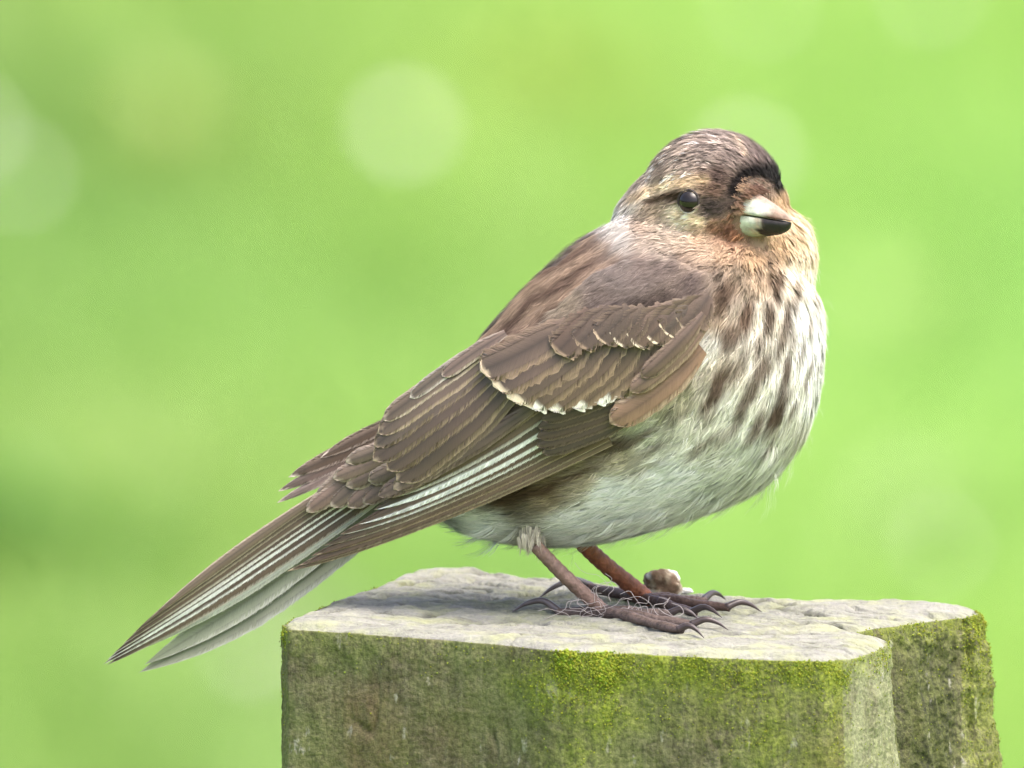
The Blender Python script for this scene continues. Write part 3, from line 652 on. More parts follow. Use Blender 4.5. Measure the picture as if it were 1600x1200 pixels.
loc = [bvh.find_nearest(Vector((p[0], -p[1], p[2]))) for p in P5]; N5 = np.array([(q[1].x, -q[1].y, q[1].z) for q in loc])
part5 = barbs(P5, N5, tangent(P5, N5, .2), rng.uniform(26, 42, n5), rng.uniform(4, 7, n5), 8, 200, rng.uniform(6, 13, n5), rng.normal(1.05, .16, n5), rng.normal(.2, .15, n5), lambda q: pigment(q, False))
pl = cat([part1, part2, part3, part4, part5, part6])
plum = bm_('contour_plumage', pl[0], pl[1], M_PLUME, body, pl[2]); tag(plum, kind='stuff')
# whiskery feather trouser above the near leg
def tuft(u, v, w, n, ln, parent, colr):
    P = np.column_stack([rng.normal(u, 10, n), rng.normal(v-18, 7, n), rng.normal(w, 10, n)]); Nn = np.tile([0, .1, 1.0], (n, 1))
    d = np.column_stack([rng.normal(-.05, .22, n), np.full(n, 1.), rng.normal(0, .15, n)]); d -= Nn*(d*Nn).sum(1)[:, None]; d /= np.linalg.norm(d, axis=1)[:, None]
    return barbs(P, Nn/np.linalg.norm(Nn, axis=1)[:, None], d, rng.uniform(.7, 1.1, n)*ln, np.full(n, 3.2), 6, 300, np.full(n, 3.), rng.normal(1, .06, n), np.full(n, .1), lambda q: np.tile(lin(colr), (len(q), 1)))
tf = cat([tuft(832, 850, 70, 90, 30, None, (206, 198, 182)), tuft(900, 842, -60, 26, 26, None, (180, 170, 150))])
tag(bm_('thigh_plumage', tf[0], tf[1], M_PLUME, body, tf[2]), kind='stuff')

# --- vaned feathers
def feather(name, parent, root, tip, hw, layer, base, fringe=(180, 156, 130), fl=(.2, .2), tipw=.06, bend=0., prof='round', tipc=None, surf=None, camber=3., shaft=-.25, ragged=.05, n=30, m=13, dim=.25, edge_len=.14):
    """root, tip in photo pixels; fl: fringe width on (upper, lower) side as a share of the half vane"""
    surf = surf or wsurf
    a, b = np.array(root, float), np.array(tip, float); d = b-a; Ln = np.linalg.norm(d); d /= Ln; nr = np.array([-d[1], d[0]])
    if nr[1] < 0: nr = -nr                                # nr points down the picture: t>0 is the lower vane
    s = 1-(1-np.linspace(0, 1, n))**1.7; t = np.linspace(-1, 1, m); SS, T = np.meshgrid(s, t, indexing='ij')
    if prof == 'round': W = np.minimum(1, .45+SS*1.6)*np.sqrt(np.clip(1-np.clip((SS-.78)/.22, 0, 1)**2.6, 0, 1))
    elif prof == 'long': W = np.minimum(1, .6+SS)*np.clip(1-np.clip((SS-.55)/.45, 0, 1)**2.6, 0, 1)**.75
    elif prof == 'blunt': W = np.minimum(1, .45+SS*1.6)*np.sqrt(np.clip(1-np.clip((SS-.88)/.12, 0, 1)**2.6, 0, 1))
    else: W = np.minimum(1, .5+SS*.9)*np.clip(1-np.clip((SS-.62)/.38, 0, 1)**1.7, 0, 1)**.9
    rag = 1+ragged*noise3(SS*Ln*.25, T*0+hash(name) % 17+layer*3.3+Ln, T*3)*np.abs(T)
    c = a+np.outer(s, b-a)+np.outer(4*s*(1-s)*bend, nr)
    back_ = np.abs(T)*hw*.0                                # barbs sweep towards the tip
    UVp = c[:, None]+nr*(T*W*hw*rag)[..., None]+d*((-np.abs(T)**2*hw*.18*SS))[..., None]
    w = surf(UVp[..., 0], UVp[..., 1])+layer+camber*(1-T**2)*W-(1-SS)*2.0
    DP = np.concatenate([UVp, w[..., None]], -1).reshape(-1, 3)
    bl, fc = lin(base)*rng.uniform(.54, .78)*(1+rng.normal(0, .02, 3)), lin(fringe)*(1.0 if min(fringe) > 225 else rng.uniform(.8, .95)*(lin(fringe).mean()/.8)**.2); tcl = lin(tipc) if tipc is not None else fc
    fw = np.where(T < 0, fl[0], fl[1])*(.6+.4*SS)
    jag = .10*noise3(SS*Ln*.16, T*2+layer, 5.5)
    fe = np.clip((np.abs(T)-(1-fw)+jag*.5)/.14, 0, 1)*(fw > .01)
    te = np.clip((SS-(1-tipw)+jag*.55+.02*np.abs(T))/.05, 0, 1) if tipw > 0 else 0*SS
    inner = bl*(1-dim*np.exp(-(T/.35)**2))[..., None]*(1+.20*noise3(SS*Ln*.025+layer, T*1.6, 4.4)+.22*np.abs(T)**1.5)[..., None]
    inner = inner*(1+shaft*np.exp(-(T/.07)**2))[..., None]
    col = inner*(1-fe[..., None])+fc*fe[..., None]; col = col*(1-te[..., None])+tcl*te[..., None]
    Wf = lambda ss: np.interp(ss, s, W[:, m//2])
    def pos(ss, tt):
        cc = a+np.outer(ss, b-a)+np.outer(4*ss*(1-ss)*bend, nr)
        p = cc+nr*(tt*Wf(np.clip(ss, 0, 1))*hw)[:, None]+d*(-np.abs(tt)**2*hw*.18*ss)[:, None]
        return np.column_stack([p, surf(p[:, 0], p[:, 1])+layer+camber*(1-np.clip(tt*tt, 0, 1))-(1-ss)*2.0+.5])
    XV, XF, XC = [], [], []; nb = int(Ln/1.7); o0 = n*m
    for sg, fwd in ((-1, fl[0]), (1, fl[1])):
        s0 = np.sort(rng.uniform(.1, .97, nb)); adv = (2.0+hw*.35)/Ln; o1 = rng.uniform(.98, 1.0+edge_len, nb)
        A0, A1, A2 = pos(s0, np.full(nb, sg*.62)), pos(np.minimum(s0+adv*.7, 1), np.full(nb, sg*.88)), pos(np.minimum(s0+adv*1.7, 1.0), sg*o1)
        dw = np.append(d*1.0, 0)
        XV.append(np.stack([A0-dw*.8, A0+dw*.8, A1-dw*.75, A1+dw*.75, A2-dw*.1, A2+dw*.1], 1).reshape(-1, 3))
        q = (np.arange(nb)*6+o0)[:, None]; XF.append(np.concatenate([q+[[0, 1, 3, 2]], q+[[2, 3, 5, 4]]])); o0 += nb*6
        ce = np.where((s0 > 1-tipw*1.2)[:, None], tcl, fc if fwd > .01 else bl*1.05); ce = ce if fwd > .25 else ce*.75+bl*.25*(s0 < 1-tipw)[:, None]+ce*.25*(s0 >= 1-tipw)[:, None]; ci = np.where((s0 > 1-tipw)[:, None], tcl, fc if fwd > .4 else bl)
        XC.append((np.stack([ci, ci, ce, ce, ce, ce], 1)*rng.normal(1, .12, (nb, 1, 1))).reshape(-1, 3))
    DP = np.vstack([DP]+XV); col = np.vstack([col.reshape(-1, 3)]+XC); FF = np.vstack([grid_faces(n, m)]+XF)
    uv = np.column_stack([(SS*Ln/60-np.abs(T)*.35*hw/20+layer*.37).ravel(), (np.abs(T)*.5+layer*.13).ravel()])
    uv = np.vstack([uv, np.tile([[.31, .17]], (len(DP)-len(uv), 1))])
    return bm_(name, DP, FF, M_VANE, parent, np.clip(col, .005, .92), uv)

# lesser coverts and shoulder: barbs on the wing mesh itself
def surf_points(poly, n, lift):
    p = np.array(poly); out = []
    while len(out) < n:
        q = np.column_stack([rng.uniform(p[:, 0].min(), p[:, 0].max(), n), rng.uniform(p[:, 1].min(), p[:, 1].max(), n)]); out += list(q[inpoly(q, poly)])
    q = np.array(out[:n]); w = wsurf(q[:, 0], q[:, 1]); du = (wsurf(q[:, 0]+12, q[:, 1])-wsurf(q[:, 0]-12, q[:, 1]))/24; dv = (wsurf(q[:, 0], q[:, 1]+12)-wsurf(q[:, 0], q[:, 1]-12))/24
    nn = np.column_stack([-du, -dv, np.ones(n)]); nn /= np.linalg.norm(nn, axis=1)[:, None]
    return np.column_stack([q, w+lift]), nn
LESS = [(1113, 428), (1108, 480), (1092, 515), (1050, 498), (985, 512), (930, 512), (880, 545), (850, 560), (800, 560), (850, 505), (900, 462), (940, 424), (985, 404), (1050, 402)]
Pw, Nw = surf_points(LESS, 2000, 22)
Lw = rng.uniform(30, 50, len(Pw)); wingb = barbs(Pw, Nw, tangent(Pw, Nw, .08), Lw, Lw*.24, 13, 260, rng.uniform(3, 7, len(Pw)), rng.normal(1, .12, len(Pw)), rng.normal(.25, .15, len(Pw)), lambda q: pigment(q, False))
PADN = 40; pu, pv = np.meshgrid(np.linspace(790, 1112, PADN), np.linspace(415, 640, PADN)); inside = inpoly(np.column_stack([pu.ravel(), pv.ravel()]), [(1113, 430), (1100, 520), (1050, 580), (960, 640), (860, 640), (790, 600), (800, 540), (860, 490), (960, 425), (1050, 412)])
pf = grid_faces(PADN, PADN); pf = pf[inside[pf].all(1)]; pd = np.column_stack([pu.ravel(), pv.ravel(), wsurf(pu.ravel(), pv.ravel())+3])
us, inv = np.unique(pf, return_inverse=True); padV, padF = pd[us], inv.reshape(-1, 4)
wv = cat([wingb, (padV, padF, pigment(padV[:, :2], False)*.8)])
wing = bm_('wing', wv[0], wv[1], M_PLUME, bird, wv[2])
wing['label'] = 'folded brown wing with two pale bars and white edged flight feathers'
# scapulars and mantle: long streaky feathers over the wing's upper edge
Pm, Nm = surf_points([(962, 340), (1040, 398), (975, 432), (905, 468), (855, 520), (800, 575), (752, 575), (718, 572), (752, 532), (800, 488), (852, 428), (905, 394)], 620, 3)
Lm = rng.uniform(55, 95, len(Pm)); strp = np.sin((Pm[:, 0]*.62+Pm[:, 1]*.78)*2*pi/27+1.5*noise3(Pm[:, 0]*.02, Pm[:, 1]*.02, 1.7))
cm_ = np.where(strp[:, None] > .15, lin([172, 148, 124]), lin([104, 84, 71]))
def streaky(q):
    st = np.sin((q[:, 0]*.62+q[:, 1]*.78)*2*pi/31+3.2*noise3(q[:, 0]*.011, q[:, 1]*.011, 1.7)+1.6*noise3(q[:, 0]*.035, q[:, 1]*.035, 6.7))
    k = np.clip(st*.55+.42, 0, 1)[:, None]; c = lin([98, 80, 69])*(1-k)+lin([152, 131, 113])*k
    g = np.clip(((985-q[:, 0])*.75+(q[:, 1]-352)*.65)/90, 0, 1)[:, None]; return c*g+pigment(q, False)*(1-g)
mant = barbs(Pm, Nm, tangent(Pm, Nm, .05), Lm, Lm*.17, 15, 300, rng.uniform(2, 6, len(Pm)), rng.normal(1, .08, len(Pm)), rng.normal(.25, .12, len(Pm)), streaky, .06)
tag(bm_('mantle_plumage', mant[0], mant[1], M_PLUME, body, mant[2]), kind='stuff')

BR, DB = (112, 92, 79), (88, 71, 60); WHITE, BUFF = (238, 236, 234), (186, 160, 132)
# primaries and secondaries, outermost lowest
for i, (r, t, hw, base, fr, fl) in enumerate([
        ((955, 690), (448, 893), 11, (120, 100, 84), (196, 176, 150), (0, .22)),
        ((950, 682), (466, 884), 12, (112, 92, 78), (200, 182, 158), (0, .18)),
        ((945, 672), (486, 869), 12, (108, 88, 74), (196, 174, 146), (0, .18)),
        ((940, 662), (506, 853), 12, (106, 86, 73), (214, 200, 182), (0, .20)),
        ((935, 651), (530, 836), 13, (104, 84, 72), (238, 236, 234), (0, .26)),
        ((928, 638), (557, 820), 14, (100, 81, 70), (244, 244, 244), (0, .55)),
        ((920, 620), (584, 797), 16, (98, 80, 69), (246, 247, 248), (0, .62)),
        ((905, 606), (600, 780), 16, (104, 86, 74), (224, 218, 212), (0, .34)),
        ((890, 596), (598, 764), 17, (106, 88, 76), (176, 154, 132), (0, .2))]):
    feather('flight_feather', wing, r, t, hw, 2+i*2.0, base, fr, fl, .015, bend=7, prof='long', tipc=(190, 172, 150), camber=2.2, n=44, ragged=.03)
# primary coverts
for i, (r, t) in enumerate([((1000, 645), (846, 708)), ((1000, 636), (838, 697)), ((1000, 626), (838, 683)), ((1000, 616), (840, 668)), ((985, 606), (846, 656))]):
    feather('primary_covert', wing, r, t, 12.5, 24+i*1.8, (86, 70, 62), (150, 130, 112), (0, .12), .012, bend=4, camber=2)
# tertials
for i, (r, t, hw, base, fr, fl, b) in enumerate([
        ((835, 635), (590, 776), 16, (108, 92, 82), (168, 148, 132), (.05, .16), 5),
        ((810, 612), (614, 765), 19, (104, 87, 75), (176, 156, 136), (.06, .16), 6),
        ((800, 600), (619, 752), 25, (102, 84, 71), (190, 168, 142), (.1, .16), 4),
        ((790, 585), (604, 735), 22, (100, 82, 69), (184, 162, 136), (.1, .18), 2),
        ((780, 575), (582, 720), 22, (104, 86, 73), (190, 168, 142), (.12, .18), 0),
        ((775, 562), (584, 698), 20, (108, 90, 77), (176, 154, 130), (.1, .2), -2),
        ((770, 555), (590, 678), 19, (116, 98, 84), (196, 174, 148), (.1, .30), -3),
        ((765, 545), (598, 657), 15, (124, 106, 92), (214, 196, 174), (.18, .35), -3),
        ((772, 530), (640, 622), 11, (124, 106, 92), (216, 204, 192), (.2, .4), -3),
        ((790, 520), (690, 588), 12, (130, 110, 96), (205, 188, 170), (.2, .35), -2)]):
    feather('tertial_feather', wing, r, t, hw, 23+i*1.7, base, fr, fl, .03, bend=b, camber=2.2, ragged=.06, n=36, edge_len=.08)
# greater coverts with the white lower bar
GR = [((1062, 522), (972, 606)), ((1040, 528), (946, 615)), ((1015, 534), (915, 624)), ((990, 540), (882, 632)), ((962, 545), (848, 636)), ((936, 545), (818, 633)), ((915, 540), (792, 622)), ((893, 534), (770, 604)), ((872, 526), (750, 580))]
for i, (r, t) in enumerate(GR):
    wt = [(170, 150, 132), (205, 192, 178), (240, 236, 230), (232, 226, 216), (236, 228, 216), (240, 234, 224), (226, 208, 184), (218, 198, 170), (206, 184, 156)][i]
    feather('greater_covert', wing, (r[0]+16, r[1]-20), t, 28, 36+i*1.2, (112, 92, 79), (168, 143, 119), (.12, .26), [.04, .08, .17, .15, .12, .13, .10, .08, .06][i], bend=5, tipc=tuple(np.array(wt)*.97), camber=1.0, ragged=.22, dim=.35, edge_len=.14, prof='blunt')
# median coverts, upper bar
for i, (r, t) in enumerate([((1108, 462), (1062, 512)), ((1085, 470), (1036, 521)), ((1062, 476), (1010, 531)), ((1038, 480), (985, 537)), ((1010, 482), (958, 535)), ((985, 482), (932, 530)), ((955, 482), (900, 540)), ((925, 488), (868, 552))]):
    wt = [(170, 150, 132), (206, 186, 164), (226, 208, 186), (222, 204, 182), (226, 210, 188), (196, 172, 146), (150, 128, 106), (150, 128, 106)][i]
    feather('median_covert', wing, r, t, 26, 47+i*.6, (98, 80, 67), (146, 124, 104), (.12, .2), .09, bend=3, tipc=wt, camber=.8, ragged=.25, edge_len=.2, prof='blunt')
# thumb feathers (alula)
feather('alula_feather', wing, (1098, 545), (952, 662), 24, 36, (150, 120, 98), (208, 184, 158), (.03, .05), .012, bend=9, camber=4, dim=.12)['label'] = 'rufous rounded thumb feather with thin pale rim'
feather('alula_feather', wing, (1104, 505), (984, 613), 16, 44, (128, 105, 92), (196, 170, 146), (.04, .08), .015, bend=6, camber=4)
feather('alula_feather', wing, (1100, 490), (1002, 590), 15, 48, (120, 98, 86), (172, 148, 128), (.04, .1), .015, bend=5, camber=4)

# far wing: tips show beyond the rump
fsurf = lambda u, v: -95-np.clip((np.asarray(u)-480), 0, 400)*.33
farw_pts = np.column_stack([np.linspace(620, 1000, 12), np.linspace(690, 560, 12), np.full(12, 0.)])
fv = []
for k in range(12):
    for q in np.linspace(-1, 1, 7):
        u_, v_ = farw_pts[k, 0]+30*q*.2, farw_pts[k, 1]+70*q*min(1, .35+k*.08); fb = bvh.ray_cast(Vector((u_, -v_, -900)), Vector((0, 0, 1)))
        fv.append((u_, v_, (fb[0].z if fb[0] is not None else -60)-10))
fw_ = bm_('wing', np.array(fv), grid_faces(12, 7), M_PLUME, bird, np.tile(lin([110, 92, 80]), (84, 1)))
for i, (r, t, hw, base, fr) in enumerate([((690, 668), (432, 786), 9, (150, 134, 126), (214, 200, 190)), ((690, 660), (434, 768), 11, (122, 104, 94), (206, 190, 178)), ((690, 646), (450, 746), 14, (100, 83, 72), (196, 178, 162)), ((680, 634), (500, 716), 11, (108, 90, 78), (200, 184, 166))]):
    feather('flight_feather', fw_, r, t, hw, -3+2*i, base, fr, (.16, .1), .05, bend=-4, prof='long', surf=fsurf, camber=2, tipc=(222, 208, 196), ragged=.08)

# rump and upper tail coverts
rsurf = lambda u, v: np.interp(np.asarray(u), [430, 520, 600, 700], [-18, 2, 26, 58])+(np.asarray(v)-760)*.12
rump = bm_('rump', np.column_stack([np.array([[a_, b_] for a_ in np.linspace(520, 690, 8) for b_ in np.linspace(-1, 1, 5)])[:, 0], [np.interp(a_, [520, 600, 690], [785, 735, 660])+34*b_ for a_ in np.linspace(520, 690, 8) for b_ in np.linspace(-1, 1, 5)], [rsurf(a_, 740)-14-22*b_*b_ for a_ in np.linspace(520, 690, 8) for b_ in np.linspace(-1, 1, 5)]]), grid_faces(8, 5), M_PLUME, bird, np.tile(lin([118, 100, 87]), (40, 1)))
for i, (r, t, hw) in enumerate([((660, 650), (494, 782), 18), ((650, 668), (478, 800), 15), ((655, 672), (516, 792), 17), ((660, 690), (543, 793), 17), ((670, 706), (566, 786), 16), ((672, 690), (540, 760), 15), ((676, 676), (520, 748), 15), ((680, 664), (540, 722), 14), ((680, 700), (575, 752), 15)]):
    feather('tail_covert', rump, r, t, hw, -8+i*1.6, (124, 105, 92), (188, 172, 156), (.12, .3), .05, bend=3, surf=rsurf, camber=4, ragged=.12)

# tail: near half on top, the far half's grey underside below it
tsurf = lambda u, v: np.interp(np.asarray(u), [150, 600], [-70, 8])
tail = bm_('tail', np.array([(640, 700, -10), (660, 780, -14), (540, 775, -34), (560, 810, -36), (480, 830, -48), (500, 846, -50)], float), np.array([[0, 1, 3, 2], [2, 3, 5, 4]]), M_PLUME, bird, np.tile(lin([118, 100, 87]), (6, 1)))
for i, (r, t, hw, b) in enumerate([((640, 775), (216, 1052), 26, 17), ((620, 770), (224, 1040), 22, 8)]):
    f_ = feather('tail_feather', tail, r, t, hw, -26+i*3, (146, 148, 132), (206, 208, 196), (.1, .12), .01, bend=b, prof='tail', surf=tsurf, camber=-3, n=44, dim=.1)
    f_['label'] = 'grey green underside of a far tail feather'
for i, (r, t, hw, b, base, fr, fl) in enumerate([
        ((600, 772), (212, 1018), 13, 8, (196, 196, 186), (226, 226, 216), (.1, .2)),
        ((610, 760), (166, 1040), 14, 4, (116, 97, 84), (216, 206, 196), (0, .2)),
        ((606, 752), (160, 1039), 13, 0, (104, 86, 76), (236, 234, 234), (0, .40)),
        ((602, 745), (166, 1032), 12, -3, (100, 82, 72), (240, 240, 240), (0, .52)),
        ((600, 738), (176, 1022), 11, -5, (98, 80, 70), (232, 228, 226), (0, .45)),
        ((598, 730), (190, 1008), 11, -7, (104, 86, 75), (214, 204, 194), (0, .36)),
        ((596, 722), (206, 992), 10, -9, (112, 94, 82), (196, 180, 162), (0, .26)),
        ((600, 712), (226, 974), 9, -9, (122, 104, 90), (204, 188, 166), (.3, .2))]):
    feather('tail_feather', tail, r, t, hw, -16+i*2.2, base, fr, fl, .01, bend=b, prof='tail', surf=tsurf, camber=2.5, n=48, ragged=.03)

# --- bill
BB, BTp = np.array([1160., 331., 104.]), np.array([1239., 346., 168.])
LF = HL
def mandible(upper):
    ns, nf = 22, 17; s = np.linspace(0, 1, ns); ph = np.linspace(0, pi, nf)
    V, Cc = [], []
    for q in s:
        c = BB+(BTp-BB)*q
        if upper: h, hw, tp = 41*(1-q)**.66+.6, 31*(1-q)**.8+.6, 1.0
        else: h, hw = 37*(1-.50*q)*np.sqrt(max(1-q**7, 0))+.3, 29*(1-.60*q)*np.sqrt(max(1-q**7, 0))+.3; c = c+np.array([0, 2.5-1.5*q, -2])
        if not upper: c = BB+(BTp-BB)*(q*.96)+np.array([0, 3.0, -1])
        for p in ph:
            sg = -1 if upper else 1
            sh = np.sin(p)**(1.15 if upper else .75)
            P = c+LF*hw*np.cos(p)*(1 if upper else 1)+np.array([0, 1., 0])*sg*h*sh
            V.append(P)
            side_ = np.cos(p)
            if upper:
                k = np.clip((np.sin(p)-.72)/.2, 0, 1)*.9; k = max(k, np.clip((q-.52)/.2, 0, 1)); base = lin([190, 194, 180])*(1-k)+lin([146, 124, 110])*k
                k2 = np.clip((q-.45)/.2, 0, 1)*np.clip((.35-np.sin(p))/.2, 0, 1); base = base*(1-k2)+lin([104, 74, 62])*k2
                k3 = np.exp(-((q-.16)/.05)**2-((np.sin(p)-.72)/.10)**2); base = base*(1-.8*k3)
            else:
                e = .40+.10*np.cos(p)*0+.10*(1-np.sin(p)); e = e+.05*np.sin(p*7)+.03*np.sin(p*17); k = np.clip((q-e)/.05, 0, 1); base = lin([182, 190, 172])*(1-k)+lin([34, 31, 30])*k
                k2 = np.exp(-((q-e+.03)/.06)**2)*.6; base = base*(1-k2)+lin([150, 118, 92])*k2
            Cc.append(base)
    V, Cc = np.array(V), np.array(Cc)
    F = grid_faces(ns, nf); inner = np.array([[i*nf, (i+1)*nf, (i+1)*nf+nf-1, i*nf+nf-1] for i in range(ns-1)])
    return V, np.vstack([F, inner]), Cc
for up_ in (True, False):
    V, F, cc = mandible(up_)
    o = bm_('upper_mandible' if up_ else 'lower_mandible', V, F, M_BILL, bird, cc)
    o['label'] = 'pale horn upper half of the bill' if up_ else 'pale lower half of the bill with a black tip'
# nasal bristles and gape feathers lapping over the bill's base
def lap(n, pts, dirs, ln, colr, spread):
    k = rng.integers(0, len(pts), n); P = np.array(pts, float)[k]+rng.normal(0, spread, (n, 3)); d = np.array(dirs, float)[k]+rng.normal(0, .16, (n, 3)); d /= np.linalg.norm(d, axis=1)[:, None]
    Nn = HL*.7+HU*.5+HF*.15; Nn = np.tile(Nn/np.linalg.norm(Nn), (n, 1)); d = d-Nn*(d*Nn).sum(1)[:, None]; d /= np.linalg.norm(d, axis=1)[:, None]
    cl = lin(np.array(colr, float))[k]
    base = barbs(P, Nn, d, ln*rng.uniform(.7, 1.25, n), np.full(n, 3.4), 5, 160, np.full(n, 8.), rng.normal(1, .16, n), rng.normal(.1, .15, n), lambda q: np.ones((len(q), 3)))
    return base[0], base[1], base[2]*np.repeat(cl, 5*8, 0)
tipd = BTp-BB; tipd /= np.linalg.norm(tipd)
pb = [BB+LF*a_*1.12+HU*b_*1.1+HF*(c_+15) for a_, b_, c_ in [(17, 25, -2), (8, 32, 2), (0, 36, 4), (-9, 34, 4), (23, 16, -6), (26, 6, -8), (26, -4, -9), (25, -14, -9), (22, -24, -8), (14, -32, -6), (2, -34, -4), (10, 44, -14), (-6, 47, -12), (20, 36, -14), (-14, 44, -10)]]
nb_ = lap(520, pb, [tipd*.9+np.array([0, .25, 0])]*4+[tipd*.6+np.array([-.1, .2, 0])]*2+[np.array([-.5, .5, .2])]*3+[np.array([-.3, .9, .1])]*2+[tipd*.9+np.array([0, .3, 0])]*4, 21,
          [(150, 120, 100), (142, 112, 94), (130, 102, 88), (116, 90, 78), (150, 122, 100), (150, 124, 98), (150, 116, 88), (140, 104, 80), (150, 112, 84), (168, 126, 92), (176, 134, 98), (176, 146, 120), (150, 118, 98), (186, 158, 130), (130, 100, 86)], 3.4)
tag(bm_('bill_bristles', nb_[0], nb_[1], M_PLUME, body, np.clip(nb_[2], .004, .9)), kind='stuff')
# --- eyes
def eye(c, outd):
    u_, v_ = np.meshgrid(np.linspace(.01, pi-.01, 20), np.linspace(0, 2*pi, 32, endpoint=False), indexing='ij')
    P = c+20*np.column_stack([(np.sin(u_)*np.cos(v_)).ravel(), np.cos(u_).ravel(), (np.sin(u_)*np.sin(v_)).ravel()])
    e = bm_('eye', P, grid_faces(20, 32, True), M_EYE, bird)
    a_ = np.cross(outd, [0, 1, 0]); a_ /= np.linalg.norm(a_); b_ = np.cross(outd, a_)
    ang = np.linspace(0, 2*pi, 41)[:-1]; ring = np.array([c+outd*8.6+17.6*(cos(q)*a_+sin(q)*b_) for q in ang])
    th_ = np.linspace(0, 2*pi, 8, endpoint=False); V = []
    for q, p in zip(ang, ring):
        rd = cos(q)*a_+sin(q)*b_
        V += [p+2.5*(cos(t)*rd+sin(t)*outd) for t in th_]
    F = grid_faces(41, 8, True); F = F % (40*8)
    low = np.array([v[1] > c[1]+6 for v in V])[:, None]
    bm_('eyelid', np.array(V), F, M_LEG, e, np.where(low, lin([186, 170, 156]), lin([52, 43, 40])))
bfz = body_front([1080], [315])[0]
eye(np.array([1080, 315, bfz-8]), HL*1.0+HF*.25)
fe = HC+HF*40-HL*82; eye(fe, -HL)

# --- legs and feet
def topd(u, v, lift):
    """photo pixel of a contact point -> design point lifted above the post's top"""
    p = top_px(u, v); z = top_plane(p[0])+top_relief(p[0], p[1])+lift
    q = np.array([p[0], p[1], z])*S; r = q-CAM; dz = r@FWD; k = DIST/dz
    return np.array([800+(r@RGT)*k/S, 600-(r@UPV)*k/S, (DIST-dz)/S])
def limb(name, pts, rads, parent, colr, matl=M_LEG, sides=12, n=26, rings=0, squash=1.0):
    P = catmull(pts, n); R = np.interp(np.linspace(0, 1, n), np.linspace(0, 1, len(rads)), rads)
    if rings: R = R*(1+.09*np.abs(np.sin(np.linspace(0, rings*pi, n))))
    V, F = tube(P, R, sides, squash)
    c0 = lin(colr); nz = noise3(V[:, 0]*.12, V[:, 1]*.12, V[:, 2]*.12)+.5*noise3(V[:, 0]*.4, V[:, 1]*.4, V[:, 2]*.4)
    return bm_(name, V, F, matl, parent, np.clip(c0*(1+.35*nz)[:, None], .01, .9))
def foot(hip, ank, legcol, toecol, front, hind, claws, hclaw, rl):
    A_ = topd(*ank, 11)
    leg = limb('leg', [hip, (np.array(hip)*.55+A_*.45), A_+np.array([0, -6, 0]), A_], [rl*.95, rl, rl*1.05, rl*1.35], bird, legcol, n=70, rings=15)
    for tip_, cl in zip(front, claws):
        T_ = topd(*tip_, 7); k1 = A_*.67+T_*.33; k2 = A_*.33+T_*.67
        limb('toe', [A_, k1+np.array([0, -2, 0]), k2, T_], [10, 7.4, 8.8, 6.6, 7.8, 5.8], leg, toecol, rings=11, n=60)
        c0 = T_+np.array([-6, -1, 0]); c3 = topd(*cl, 2); c1 = c0*.62+c3*.38+np.array([0, -11, 0]); c2 = c0*.3+c3*.7+np.array([0, -9, 0])
        limb('claw', [c0, c1, c2, c3], [6.4, 5.0, 3.2, .5], leg, (72, 62, 60), M_CLAW, 10, 18)
    T_ = topd(*hind, 7.5); limb('toe', [A_, A_*.5+T_*.5, T_], [9.5, 8, 7], leg, toecol, rings=6)
    c3 = topd(*hclaw, 1); c0 = T_+np.array([6, -2, 0]); limb('claw', [c0, c0*.66+c3*.34+np.array([0, -17, 0]), c0*.3+c3*.7+np.array([0, -13, 0]), c3], [6.8, 5.4, 3.6, .5], leg, (92, 84, 84), M_CLAW, 10, 20)
    return leg
foot((836, 852, 78), (936, 966), (128, 104, 94), (98, 84, 78), [(1086, 981), (1066, 988), (1052, 970)], (868, 962), [(1138, 984), (1100, 992), (1094, 973)], (800, 958), 10.5)
l2 = foot((900, 840, -66), (1002, 946), (138, 84, 58), (92, 72, 64), [(1140, 958), (1104, 947), (1086, 966)], (918, 930), [(1190, 957), (1134, 941), (1128, 972)], (838, 934), 12.5)
l2['label'] = 'orange brown far leg'

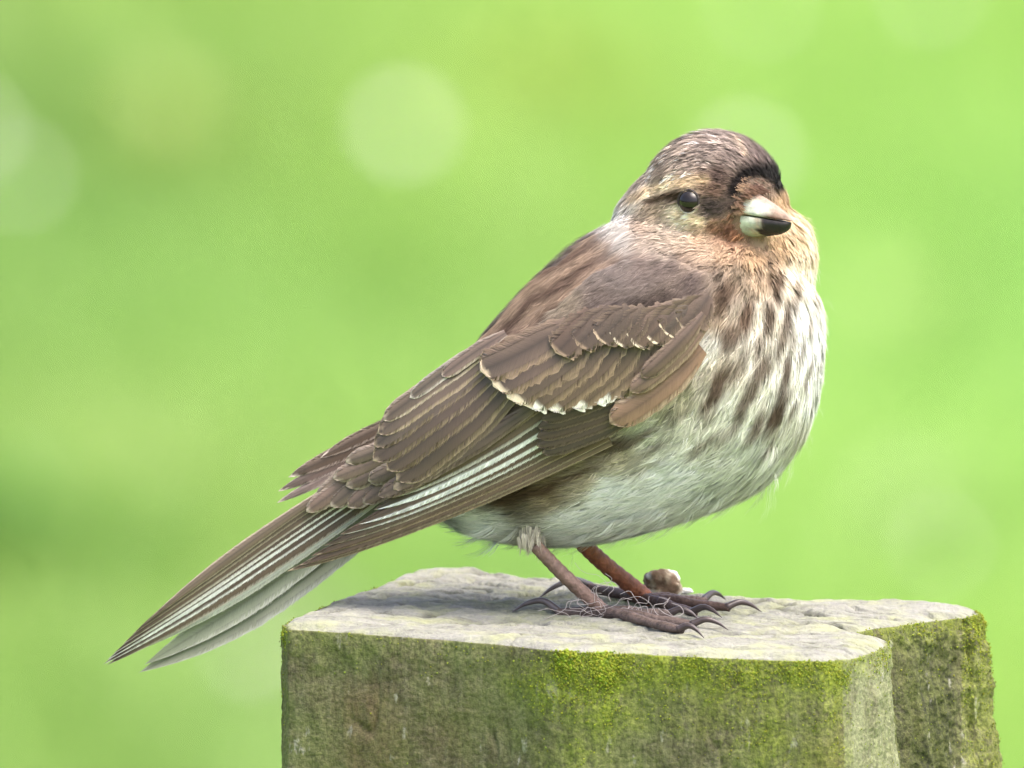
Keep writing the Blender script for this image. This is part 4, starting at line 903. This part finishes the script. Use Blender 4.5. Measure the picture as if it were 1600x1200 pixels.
# --- crumb of dried droppings and tangled wool on the post top
bmc = bmesh.new(); bmesh.ops.create_icosphere(bmc, subdivisions=4, radius=1)
cv = np.array([v.co[:] for v in bmc.verts]); cf = np.array([[v.index for v in f.verts] for f in bmc.faces]); bmc.free()
c0 = topd(1032, 934, 22); nz = 1+.22*fbm(cv[:, 0]*1.6+3, cv[:, 1]*1.6, cv[:, 2]*1.6, 3)+.05*fbm(cv[:, 0]*6, cv[:, 1]*6, cv[:, 2]*6, 2)
D = c0+cv*np.array([30, -25, 26])*nz[:, None]; k = np.clip(fbm(cv[:, 0]*2.2, cv[:, 1]*2.2+4, cv[:, 2]*2.2, 3)*1.6+.25, 0, 1)[:, None]
wt = np.clip(noise3(cv[:, 0]*1.7+9, cv[:, 1]*1.7, cv[:, 2]*1.7)*4-1.6+1.6*(cv[:, 1] > .75)*(cv[:, 0] > .1), 0, 1)[:, None]
cc = (lin([104, 84, 66])*(1-k)+lin([186, 172, 148])*k)*(1-wt)+lin([240, 240, 236])*wt
crumb = link('dropping', make_mesh('dropping', unproj(D), cf, cc), M_LUMP); tag(crumb, 'small crumbly brown and white dropping on the post beside the far leg', 'dropping')
c1 = topd(1064, 932, 3); D = c1+cv*np.array([17, -5, 10])*nz[:, None]
tag(link('dropping', make_mesh('dropping', unproj(D), cf, np.tile(lin([236, 236, 232]), (len(cv), 1))), M_LUMP), 'flat white splash of dropping on the grey post top', 'dropping')
Vs = []
for i in range(28):
    cu, cvv = random.uniform(905, 1060), random.uniform(925, 985)
    if i < 12: cu, cvv = random.uniform(900, 985), random.uniform(920, 975)
    w0 = topd(960, 968, 0)[2]+random.uniform(6, 24)
    n_p = random.randint(4, 6); a = random.uniform(0, 6.28); pts = [np.array([cu, cvv, w0])]
    for q in range(n_p):
        a += random.uniform(-1.9, 1.9); pts.append(pts[-1]+np.array([cos(a)*16, sin(a)*11, random.uniform(-4, 4)]))
    pts = [p for p in pts]
    for p in pts: p[1] = min(p[1], 990)
    P = catmull(pts, 22); V, F = tube(P, np.full(22, random.uniform(.35, .55)), 5); Vs.append((V, F, np.tile(lin([176, 168, 164]), (len(V), 1))))
wl_ = cat(Vs); wool = link('wool_tangle', make_mesh('wool_tangle', unproj(wl_[0]), wl_[1], wl_[2]), M_WOOL)
tag(wool, 'tangle of fine white wool fibres caught round the bird toes', 'wool', kind='stuff')
